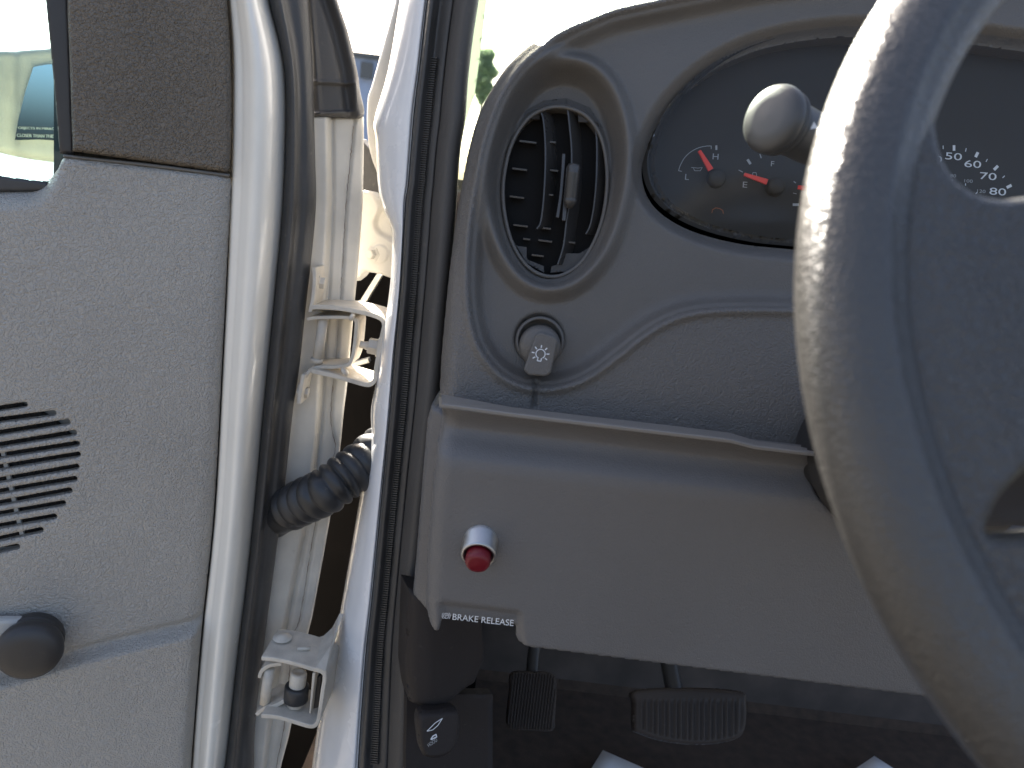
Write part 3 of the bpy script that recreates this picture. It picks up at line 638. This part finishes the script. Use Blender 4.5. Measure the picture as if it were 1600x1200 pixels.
# end cap beside the doorway
panel('end_cap', KNEE.off(-0.036), [(672, 636), (690, 640), (700, 650), (690, 800), (684, 968), (664, 962), (640, 942), (646, 880), (655, 770), (665, 660)], lambda X, Y, s: edge_round(s, 8, 0.006)-0.00025*(690-X), 3, M_knee, dash, skirt=0.05)
prism('dash_light_block', DASH.off(-0.10).at(np.array([760, 800, 900, 1010, 1250, 1750, 2140, 2140, 720, 730]), np.array([190, 110, 45, 10, -40, -90, -30, 790, 640, 400])), DASH.n*-0.01, M_ventback, dash, bev=0)  # unseen panel added behind the shell to block sun from the front
# vent
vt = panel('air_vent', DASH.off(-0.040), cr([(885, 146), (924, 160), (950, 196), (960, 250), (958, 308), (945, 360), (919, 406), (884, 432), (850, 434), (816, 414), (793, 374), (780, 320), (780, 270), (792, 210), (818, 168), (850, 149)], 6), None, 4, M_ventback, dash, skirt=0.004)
DASHD = M_trim
for sx, poly in ((0, [(797, 214), (822, 172), (850, 157), (885, 153), (885, 164), (850, 168), (843, 172), (843, 186), (825, 186), (815, 200)]), (1, [(885, 153), (922, 168), (942, 200), (930, 192), (904, 190), (903, 172), (885, 164)]), (2, [(800, 372), (806, 384), (823, 386), (823, 405), (850, 416), (850, 426), (822, 410)]), (3, [(938, 362), (916, 402), (886, 424), (860, 426), (862, 416), (881, 410), (882, 396), (905, 396), (925, 384)])):
    panel('vent_frame', DASH.off(-0.030), poly, None, 2.5, M_trim, vt, skirt=0.003)
rg = DASH.at(E2[:, 0], E2[:, 1], -0.0235); rg = np.concatenate([rg, rg[:1]])
tube('vent_ring', rg, 0.0016, M_dash, vt, 10, cap=False)
bl = [[(843, 170), (849, 190), (852, 240), (850, 300), (845, 345), (838, 358)], [(886, 164), (890, 200), (893, 240), (891, 300), (885, 345), (880, 385), (871, 414)], [(928, 190), (932, 215), (932, 270), (928, 320), (922, 352), (915, 366)]]
VP = DASH.off(-0.024)
for b in bl:
    q = cr(b, 6, False); strapv = DASH.at(q[:, 0], q[:, 1], -0.024)
    P = VP.at(*band(q, 3.0).T); o = prism('vane', P, (0.012, 0.022, 0), M_vent, vt, 0.0006)
for (y, x0, x1) in ((203, 812, 840), (203, 855, 872), (248, 800, 825), (250, 860, 876), (294, 796, 820), (290, 856, 868), (341, 802, 826), (345, 845, 864), (363, 818, 830), (366, 843, 866), (368, 884, 904), (390, 832, 852)):
    box('cross_vane', DASH.at((x0+x1)/2, float(y), -0.034), ((x1-x0)*0.00049, 0.008, 0.0016), M_vent, vt, 0.0002)
prism('vent_slider', VP.off(0.004).at(*band(cr([(881, 240), (877, 300), (871, 340)], 5, False), 5).T), (0, 0.006, 0), M_vent, vt, 0.0005)
prism('vent_slider', VP.off(0.004).at(*band(cr([(888, 262), (884, 310), (881, 345)], 5, False), 6).T), (0, 0.006, 0), M_vent, vt, 0.0005)
tb = DASH.at(894., 285., -0.012)
lathe('vent_tab', tb+np.array([0, 0, 0.017]), (0.03, 0, -1), [(0, 0.0), (0.0005, 0.004), (0.003, 0.0054)]+[(0.006+0.0022*k+dz, 0.0056 if dz else 0.0046) for k in range(10) for dz in (0.0, 0.0011)]+[(0.030, 0.0050), (0.034, 0.002), (0.0342, 0)], M_vent, vt, n=24)

# headlamp switch
KB = DASH.off(-0.020)
sw = lathe('headlamp_switch', KB.at(843., 533.), DASH.n, [(0, 0.0), (0, 0.0195), (0.010, 0.0192), (0.0115, 0.0180), (0.0115, 0.0168), (0.004, 0.0164), (0.004, 0.0)], M_dash, dash, n=56)
ka = DASH.n+np.array([0, 0, -0.12]); ko = KB.at(843., 538.)
kn = lathe('switch_knob', ko, ka, [(0.002, 0.0), (0.002, 0.0163), (0.016, 0.0162), (0.022, 0.0155), (0.0245, 0.013), (0.0250, 0.0)], M_dash, sw, n=56)
KF = DASH.off(0.012)
grip = prism('grip_bar', KF.at(np.array([837, 845, 866, 872, 861, 853, 826, 818]), np.array([522, 519, 526, 531, 583, 588, 586, 578])), DASH.n*-0.018, M_dash, sw, 0.0014)
ic = []
cx, cy = 844.5, 553
ic += line_quads([(cx+7.2*math.cos(t), cy+7.2*math.sin(t)) for t in np.linspace(rad(118), rad(422), 22)], 1.7)
for dg in (-90, -48, -6, 36, 184, 226, 144):
    c_, s_2 = math.cos(rad(dg+7)), math.sin(rad(dg+7)); ic += line_quads([(cx+9.8*c_, cy+9.8*s_2), (cx+13.6*c_, cy+13.6*s_2)], 1.9)
ic += line_quads([(cx-4, cy+6), (cx-5, cy+10.5), (cx+0.5, cy+11.5), (cx+1.5, cy+7)], 1.7)
flat('lamp_symbol', KF, ic, 0.0004, M_white, grip)

# knee panel with its ledge
kp = [(690, 622), (690, 634)]
kout = np.array([(691, 632), (800, 646), (900, 658), (1050, 676), (1150, 688), (1180, 697), (1268, 707), (1270, 722), (1267, 745), (1272, 768), (1284, 782), (1312, 794), (1420, 812), (2150, 890), (2150, 1165), (1460, 1081), (1100, 1036), (820, 1001), (810, 997), (806, 988), (806, 972), (800, 970), (700, 958), (692, 959), (690, 968), (687, 978), (680, 980), (670, 970), (665, 955), (664, 930), (667, 850), (674, 760), (682, 690)], float)
def h_knee(X, Y, s):
    yl = 632+(X-691)*0.1175; d = Y-yl
    h = np.where(d < 90, np.interp(d, [0, 8, 22, 36, 50, 62, 74, 90], [0.007, 0.003, -0.003, -0.006, -0.003, 0.003, 0.0085, 0.0100]), 0.0100)
    rx = X-np.interp(Y, [632, 690, 760, 850, 930, 980], [691, 682, 674, 667, 664, 670])
    h = h - 0.014*(1-np.sqrt(np.clip(1-np.clip((30-rx)/30, 0, 1)**2, 0, 1)))*sst(-4, 30, d)
    rb = sdf(X, Y, np.array([(702, 935), (812, 949), (822, 1030), (695, 1010), (690, 936)]))
    h = h - 0.004*sst(5, -5, rb)
    return h+edge_round(s, 4, 0.003)
def smooth_knee(X, Y, s):
    return (h_knee(X, Y, s)+h_knee(X, Y-5, s)+h_knee(X, Y+5, s)+h_knee(X-4, Y, s)+h_knee(X+4, Y, s))/5
knee = panel('knee_panel', KNEE, kout, smooth_knee, 2.6, M_knee, dash, skirt=0.02)
LT = [(690, 616), (800, 636), (900, 648), (1050, 665), (1140, 676), (1180, 688), (1272, 699), (1300, 703)]
LB = [(690, 632), (800, 647), (900, 659), (1050, 677), (1140, 687.5), (1180, 698), (1272, 709), (1300, 712)]
b = KNEE.at(*np.array(LB, float).T, 0.0155); 
P0 = [KNEE.off(0.0085).at(float(x), float(y)) for x, y in LB]
t_ = [KNEE.off(-0.018).at(float(x), float(y)) for x, y in LT]
V = []; Fc = []
for q0, q1 in zip(P0, t_):
    V += [q0+np.array([0, 0, -0.0018]), q0, q0+np.array([0, 0.0008, 0.0008]), q1, q1+np.array([0, 0.0, -0.01])]
for i in range(len(P0)-1):
    for j in range(4): Fc.append((5*i+j, 5*i+5+j, 5*i+6+j, 5*i+j+1))
ledge = mesh('ledge', V, Fc, M_lip, knee, False)
flat('ledge_end', KNEE, [[(688, 616), (692, 618), (692, 633), (688, 632)]], 0.0080, M_lip, knee)
# brake release lettering
an = math.atan(0.105)
lettering('brake_lettering', 'BRAKE RELEASE', KNEE, 709, 957.5, 94, 9.5, an, 0.0105, M_white, knee)
cx, cy = 699.5, 951.5
ic = line_quads([(cx+3.9*math.cos(t), cy+3.9*math.sin(t)) for t in np.linspace(0, 2*math.pi, 20)], 0.9)
for c0 in (0, math.pi): ic += line_quads([(cx+6.2*math.cos(t), cy+6.2*math.sin(t)) for t in np.linspace(c0-0.8, c0+0.8, 9)], 0.9)
flat('brake_symbol', KNEE, ic, 0.0105, M_white, knee)
lettering('brake_symbol_letter', 'P', KNEE, 698, 954, 3.4, 4.6, an, 0.0105, M_white, knee)
# red push button
bx = KNEE.at(752., 838., 0.008); bn = np.array([0.0, -1, -0.36])
bt = lathe('push_button', bx, bn, [(-0.004, 0.0130), (0.001, 0.0132), (0.0015, 0.0126), (0.0145, 0.0126), (0.0158, 0.0120), (0.0160, 0.0108), (0.0130, 0.0104), (0.006, 0.0100), (0.006, 0.0)], M_steel, dash, n=120, knurl=(2, 3))
lathe('button_cap', bx, bn, [(0.006, 0.0), (0.006, 0.0092), (0.0215, 0.0090), (0.0235, 0.0082), (0.0242, 0.006), (0.0244, 0.0)], M_cap, bt, n=48)

# ------------------------------------------------------------------ instrument cluster
CF = DASH.off(-0.045)
clu = thing('instrument_cluster', 'dark instrument cluster with red gauge needles behind a clear lens', 'instruments', tuple(CF.at(1200., 280.)))
cl2 = CLU.copy(); ctr = cl2.mean(0); cl2 = ctr+(cl2-ctr)*1.03
panel('gauge_face', CF, cl2, None, 8, M_cluster, clu, skirt=0)
panel('cluster_surround', DASH.off(-0.024), CLU, lambda X, Y, s: -0.020*sst(-1, -12, s), 3, M_cluster, clu, holes=[ctr+(CLU-ctr)*0.965], skirt=0)
panel('cluster_lens', DASH.off(-0.022), ctr+(CLU-ctr)*1.005, lambda X, Y, s: 0.002*sst(0, -200, s), 6, G_lens, clu, skirt=0)
def needle(a, b, wa, wb):
    a, b = np.array(a, float), np.array(b, float); t = (b-a)/np.linalg.norm(b-a); n = np.array([-t[1], t[0]])
    P = CF.off(0.006).at(*np.array([a+n*wa/2, a-n*wa/2, b-n*wb/2, b+n*wb/2]).T); prism('needle', P, DASH.n*0.002, M_red, clu, 0.0003)
needle((1110, 266), (1092, 236), 9, 5); needle((1198, 285), (1162, 273), 9, 5); needle((1290, 300), (1246, 293), 9, 6)
for (x, y) in ((1118, 280), (1210, 293), (1300, 305), (1480, 330)):
    lathe('needle_hub', CF.at(float(x), float(y)), DASH.n, [(0, 0.0075), (0.006, 0.007), (0.0075, 0.005), (0.008, 0)], M_cluster, clu, n=32)
arc = [(1060, 267), (1063, 258), (1070, 246), (1080, 237), (1092, 231), (1104, 228.5), (1111, 228.5), (1111, 233)]
marks('gauge_mark', CF, [(np.concatenate([[(1065, 268)], cr(arc[:-1], 4, False), arc[-1:]]), 1.0), ([(1119, 228), (1119, 234)], 3), ([(1154, 266), (1160, 269)], 1.2), ([(1168, 250), (1172, 256)], 4), ([(1187, 241), (1189, 247)], 1.6),
    ([(1239, 320), (1247, 320)], 4), ([(1239, 302), (1244, 303)], 1), ([(1240, 284), (1243, 286)], 1.4)], 0.0006, M_grey, clu)
marks('oil_symbol', CF, [([(1080, 262), (1083, 262), (1085, 267), (1094, 267), (1097, 262), (1090, 263), (1084, 262)], 0.9)], 0.0006, M_grey, clu)
marks('brake_warning_symbol', CF, [([(1175, 276), (1176, 270), (1181, 270), (1182, 275)], 0.9)], 0.0006, M_grey, clu)
flat('engine_lamp', CF, line_quads([(1112, 333), (1113, 328), (1118, 325), (1124, 326), (1129, 329), (1130, 334)], 1.3), 0.0006, M_amber, clu)
for s, x, y, wx, hx in (('H', 1113, 249, 9, 9), ('L', 1070, 281, 6, 9), ('E', 1160, 293, 7, 9), ('F', 1204, 260, 5, 8)):
    lettering('gauge_letter', s, CF, x, y, wx, hx, 0.08, 0.0006, M_grey, clu)
lettering('gauge_numeral', '0', CF, 1254, 323, 11, 8.5, 0.05, 0.0006, M_grey, clu)
for s, x, y, wx, hx, an_ in (('40', 1449, 254, 22, 11, 0.05), ('50', 1476, 249, 26, 11, 0.08), ('60', 1506, 261, 26, 11, 0.08), ('70', 1530, 280, 26, 11, 0.08), ('80', 1545, 304, 26, 11, 0.08), ('90', 1552, 330, 26, 11, 0.08)):
    lettering('speed_numeral', s, CF, x, y, wx, hx, an_, 0.0006, M_white, clu)
for s, x, y, wx, hx in (('80', 1484, 277, 9, 5), ('100', 1506, 285, 13, 5), ('120', 1526, 301, 13, 5), ('60', 1462, 273, 9, 5)):
    lettering('speed_numeral', s, CF, x, y, wx, hx, 0.08, 0.0006, M_grey, clu)
marks('gauge_mark', CF, [([(1490, 228), (1490, 235)], 4), ([(1527, 239), (1524, 245)], 4.5), ([(1558, 260), (1553, 265)], 4.5), ([(1579, 290), (1573, 293)], 4.5), ([(1473, 228), (1473, 233)], 1.2), ([(1509, 232), (1508, 237)], 1.2),
    ([(1542, 249), (1540, 253)], 1.2), ([(1569, 275), (1566, 278)], 1.2), ([(1487, 281), (1488, 283)], 1.2), ([(1508, 287), (1508, 290)], 1.2), ([(1524, 303), (1526, 301)], 1.2)], 0.0006, M_white, clu)

# ------------------------------------------------------------------ steering wheel, column, stalk
TILT = rad(25); WC = CAM+np.array([0.2772, 0.2347, -0.0053])
WN = np.array([0, -math.cos(TILT), math.sin(TILT)]); WA = np.array([1.0, 0, 0]); WB = np.cross(WA, -WN); WB = WB if WB[2] > 0 else -WB
WPL = Plane(0, 0, 1, WN); WPL.p = WC
wh = thing('steering_wheel', 'dark grey vinyl steering wheel cut off by the right edge', 'steering wheel', tuple(WC))
RO, RX, RY = 0.1975, 0.0165, 0.0150
V = []; Fc = []; n1, n2 = 220, 72
for i in range(n1):
    th = 2*math.pi*i/n1; d = math.cos(th)*WA+math.sin(th)*WB
    for j in range(n2):
        ph = 2*math.pi*j/n2; k = 1-0.05*math.cos(2*ph)+0.055*math.exp(-((ph-1.75)/0.13)**2)-0.03*math.exp(-((ph-2.05)/0.16)**2)+0.04*math.exp(-((ph-2.75)/0.2)**2)
        V.append(WC+d*(RO-RX+RX*k*math.cos(ph))+WN*RY*k*math.sin(ph))
Fc = [(i*n2+j, ((i+1) % n1)*n2+j, ((i+1) % n1)*n2+(j+1) % n2, i*n2+(j+1) % n2) for i in range(n1) for j in range(n2)]
mesh('rim', V, Fc, M_wheel, wh)
WPB = WPL.off(-0.002)
thp = np.linspace(0, 2*math.pi, 220, endpoint=False)
RC = WC+np.outer(np.cos(thp), WA)*(RO-RX)+np.outer(np.sin(thp), WB)*(RO-RX)-WN*0.002
rel = RC-CAM; dd = rel @ FW; rcx, rcy = 800+FPX*(rel @ CR)/dd, 600-FPX*(rel @ CU)/dd
up_hole = cr([(1446, 140), (1444, 205), (1448, 240), (1458, 274), (1478, 300), (1508, 314), (1548, 317), (1600, 308), (1720, 285), (1950, 262), (2300, 262), (2650, 300), (2900, 320)], 6, False).tolist()+[(3600, 0), (3600, -2500), (1100, -2500), (1300, -400), (1440, 0)]
side_hole = cr([(1520, 832), (1521, 806), (1534, 780), (1565, 750), (1605, 722), (1680, 700), (1760, 705), (1790, 750), (1770, 800), (1700, 822), (1605, 829)], 5)
side_hole2 = side_hole.copy(); side_hole2[:, 0] = 4540-side_hole2[:, 0]
bot_hole = cr([(1850, 1250), (2270, 1180), (2700, 1250), (2800, 1500), (2270, 2100), (1750, 1500)], 8)
rim_px = np.stack([rcx, rcy], 1); hubx, huby = 2266., 560.
def h_pad(X, Y, s):
    r = np.hypot((X-hubx)/900, (Y-huby)/800)
    hs = np.minimum(np.minimum(np.abs(sdf(X, Y, np.array(up_hole))), np.abs(sdf(X, Y, side_hole))), np.abs(sdf(X, Y, bot_hole)))
    dr = np.maximum(-sdf(X, Y, rim_px), 0)
    h = 0.022*sst(1.0, 0.3, r)-0.010*(1-np.sqrt(np.clip(1-np.clip((26-hs)/26, 0, 1)**2, 0, 1)))
    h += 0.0115*sst(330, 90, dr)*sst(300, 420, Y-0.0*X+np.clip(dr-60, 0, 400)*0.0)*0+0.0110*sst(340, 100, dr)
    return h
panel('wheel_pad', WPB, rim_px, h_pad, 7, M_wpad, wh, holes=[np.array(up_hole), side_hole, side_hole2, bot_hole], skirt=0.022)

colm = thing('steering_column', 'black steering column behind the wheel with a thick indicator stalk', 'steering column', tuple(WC+np.array([0, 0.3, -0.15])))
cax = -WN
tube('column_shroud', [WC+cax*t for t in (0.05, 0.08, 0.2, 0.28)], [0.040, 0.050, 0.050, 0.050], M_black, colm, 40)
# ribbed boot where the column enters the dash
bp = []; ro = WC+cax*0.26
prof = [(0.0, 0.05)]
for k in range(9): prof += [(0.012*k, 0.060), (0.012*k+0.006, 0.054)]
lathe('column_boot', ro, cax, prof, M_black, colm, n=48)
bp_ = KNEE.off(-0.012)
for k in range(6):
    x = 1276+k*7
    prism('boot_rib', bp_.at(*band([(x-6, 705+k*3), (x-4, 745+k*3), (x+1, 775+k*4), (x+6, 800+k*4)], 3.4).T), (0, 0.02, 0), M_black, colm, 0.0006)
prism('boot_plate', bp_.off(-0.008).at(np.array([1262, 1345, 1370, 1290, 1262]), np.array([694, 700, 810, 806, 770])), (0, 0.01, 0), M_black, colm, 0.0006)
# indicator stalk
s0, s1 = pt(1199., 181., 0.405), pt(1430., 300., 0.50)
sax = s1-s0; ln = np.linalg.norm(sax); sax /= ln
stk = lathe('indicator_stalk', s0, sax, [(0.0140, 0.0), (0.0140, 0.0138), (0.020, 0.0142), (0.040, 0.0140), (0.060, 0.0136), (ln, 0.0125), (ln, 0.0)], M_stalk, colm, n=56)
lathe('stalk_cap', s0, sax, [(0, 0), (0.0003, 0.009), (0.0010, 0.0145), (0.0026, 0.0172), (0.0055, 0.0183), (0.0085, 0.0181), (0.0093, 0.0166), (0.0101, 0.0166), (0.0109, 0.0178), (0.0126, 0.0176), (0.0145, 0.0142)], M_stalk, stk, n=56)
bv = BVHTree.FromPolygons([tuple(v.co) for v in stk.data.vertices], [tuple(p.vertices) for p in stk.data.polygons])
def on_stalk(X, Y):
    out_ = []
    for x, y in zip(np.atleast_1d(X), np.atleast_1d(Y)):
        d = Vector(ray(x, y)).normalized(); hit = bv.ray_cast(Vector(CAM), d)
        p = hit[0] if hit[0] is not None else Vector(pt(x, y, 0.42)); out_.append(np.array(p)-np.array(d)*0.0005)
    return np.array(out_)
def decal(name, polys, mt, parent):
    V = []; Fc = []
    for q in polys:
        q = np.asarray(q, float); n0 = len(V); V += list(on_stalk(q[:, 0], q[:, 1])); Fc.append(tuple(range(n0, n0+len(q))))
    return mesh(name, V, Fc, mt, parent, False)
decal('stalk_symbol', [[(1266, 202), (1272, 190), (1278, 200)]], M_white, stk)
decal('stalk_symbol', line_quads([(1296, 202), (1284, 201), (1283, 220), (1290, 223)], 2.2)+line_quads([(1300, 202), (1296, 222)], 2), M_white, stk)

# ------------------------------------------------------------------ pedals, hood release, papers
PP = Plane(830, 1100, 0.80, (0.05, -0.85, 0.5))
pk = thing('parking_brake_pedal', 'ribbed rubber parking brake pedal at the left of the footwell', 'pedal', tuple(PP.at(832., 1100.)))
panel('pedal_pad', PP, cr([(800, 1052), (832, 1050), (866, 1054), (870, 1080), (868, 1120), (864, 1142), (832, 1142), (796, 1138), (793, 1115), (797, 1080)], 4), lambda X, Y, s: edge_round(s, 4, 0.003)+0.0018*np.sign(np.sin((X+0.12*(Y-1100))*2*math.pi/4.6))*sst(0, -6, s), 1.2, M_pedal, pk, skirt=0.012)
tube('pedal_arm', cr([PP.at(832., 1080., -0.008), PP.at(838., 1020., -0.02), PP.at(852., 960., -0.02)], 6, False), 0.007, M_black, pk, 12)
PB = Plane(1080, 1120, 0.84, (0, -0.8, 0.6))
bk = thing('brake_pedal', 'wide black brake pedal with rounded lower edge in the footwell', 'pedal', tuple(PB.at(1080., 1120.)))
panel('pedal_pad', PB, cr([(994, 1078), (1080, 1074), (1160, 1080), (1168, 1100), (1168, 1130), (1158, 1152), (1125, 1162), (1080, 1164), (1035, 1158), (1000, 1146), (991, 1138), (991, 1100)], 5), lambda X, Y, s: edge_round(s, 7, 0.006)+0.0014*np.sign(np.sin(X*2*math.pi/9))*sst(-6, -12, s)*sst(1090, 1100, Y), 2.0, M_pedal, bk, skirt=0.012)
tube('pedal_arm', cr([PB.at(1060., 1090., -0.01), PB.at(1052., 1030., -0.02), PB.at(1046., 960., -0.02)], 6, False), 0.010, M_black, bk, 12)
HR = Plane(690, 1150, 0.64, (0.3, -0.93, 0.3))
hr = thing('hood_release_lever', 'black hood release lever with white arrow and HOOD lettering below the kick panel', 'lever', tuple(HR.at(690., 1150.)))
panel('lever_handle', HR, cr([(656, 1118), (690, 1112), (716, 1112), (720, 1140), (712, 1172), (690, 1186), (664, 1184), (656, 1160)], 4), lambda X, Y, s: edge_round(s, 8, 0.006), 2, M_kick, hr, skirt=0.012)
flat('arrow_symbol', HR, line_quads([(667, 1142), (680, 1129), (691, 1122), (684, 1133), (676, 1140), (668, 1142)], 1.1), 0.0006, M_white, hr)
flat('car_symbol', HR, line_quads([(673, 1155), (676, 1150), (681, 1147), (682, 1151), (674, 1155)], 1.8), 0.0006, M_white, hr)
lettering('hood_lettering', 'HOOD', HR, 670, 1167, 17, 5.5, -0.62, 0.0006, M_grey, hr)
FLP = Plane(0, 0, 1, (0, 0, 1)); FLP.p = np.array([0, 0, FLOOR+0.02])
def sheet(px, ang, label):
    c = FLP.at(float(px[0]), float(px[1])); u = np.array([math.cos(ang), math.sin(ang), 0]); v = np.array([math.sin(ang), -math.cos(ang), 0])
    V = []; n = 13
    for i in range(n):
        for j in range(n):
            a, b = i/(n-1), j/(n-1); V.append(c+u*0.216*a+v*0.279*b+np.array([0, 0, 0.006*math.sin(3*a+1.5*b)*b*(1-b)*2]))
    Fc = [(i*n+j, i*n+j+1, (i+1)*n+j+1, (i+1)*n+j) for i in range(n-1) for j in range(n-1)]
    o = mesh('paper_sheet', V, Fc, M_paper); s = o.modifiers.new('s', 'SOLIDIFY'); s.thickness = 0.0003
    return tag(o, label, 'paper', 'papers on the floor')
sheet((942, 1172), rad(-26), 'white paper corner poking in at the bottom edge, below the pedals')
# right-hand sheet: only its upper corner is in view
c = FLP.at(1365., 1185.); cn = 0.216
sheet_o = sheet((1365, 1185), rad(-51), 'white paper corner at the bottom edge, beneath the steering wheel rim')
sheet_o.data.transform(Matrix.Translation((0, 0, 0.004)))

# ------------------------------------------------------------------ far background
bd = thing('blue_building', 'pale blue building with a dark roof edge beyond the door gap', 'building', (-9, 42, 0))
bp0 = pt(566., 90., 45.0); 
box('wall', (bp0[0]-0.5, bp0[1]+3, bp0[2]/2), (4.2, 6, bp0[2]), M_wall, bd)
box('roof', (bp0[0]-0.5, bp0[1]+3, bp0[2]+0.12), (4.8, 6.6, 0.24), M_roofd, bd)
wq = pt(573., 110., 44.8); box('window', tuple(wq), (0.7, 0.2, 0.9), M_roofd, bd)
# tree beyond the windscreen
tb_ = pt(757., 112., 60.0)
tr = thing('tree', 'small green tree top showing between pillar and dashboard', 'tree', (tb_[0], tb_[1], 0))
tube('trunk', [(tb_[0], tb_[1], 0), (tb_[0]+0.1, tb_[1], tb_[2]*0.6), (tb_[0], tb_[1], tb_[2]*1.0)], [0.25, 0.18, 0.06], M_bark, tr, 10)
V = []; Fc = []
for k in range(5000):
    a, b = rng.uniform(0, 2*math.pi), rng.uniform(-1, 1); r = rng.uniform(0.3, 1)**0.5
    p = np.array([tb_[0]+0.95*r*math.cos(a)*math.sqrt(1-b*b)*(1+0.3*math.sin(3*b*3)), tb_[1]+0.8*r*math.sin(a)*math.sqrt(1-b*b), tb_[2]-0.3+2.2*b*r])
    u = rng.normal(size=3)*0.07; v = rng.normal(size=3)*0.07; n0 = len(V); V += [p-u, p+v, p+u, p-v]; Fc.append((n0, n0+1, n0+2, n0+3))
mesh('crown', V, Fc, M_leaf, tr, False)
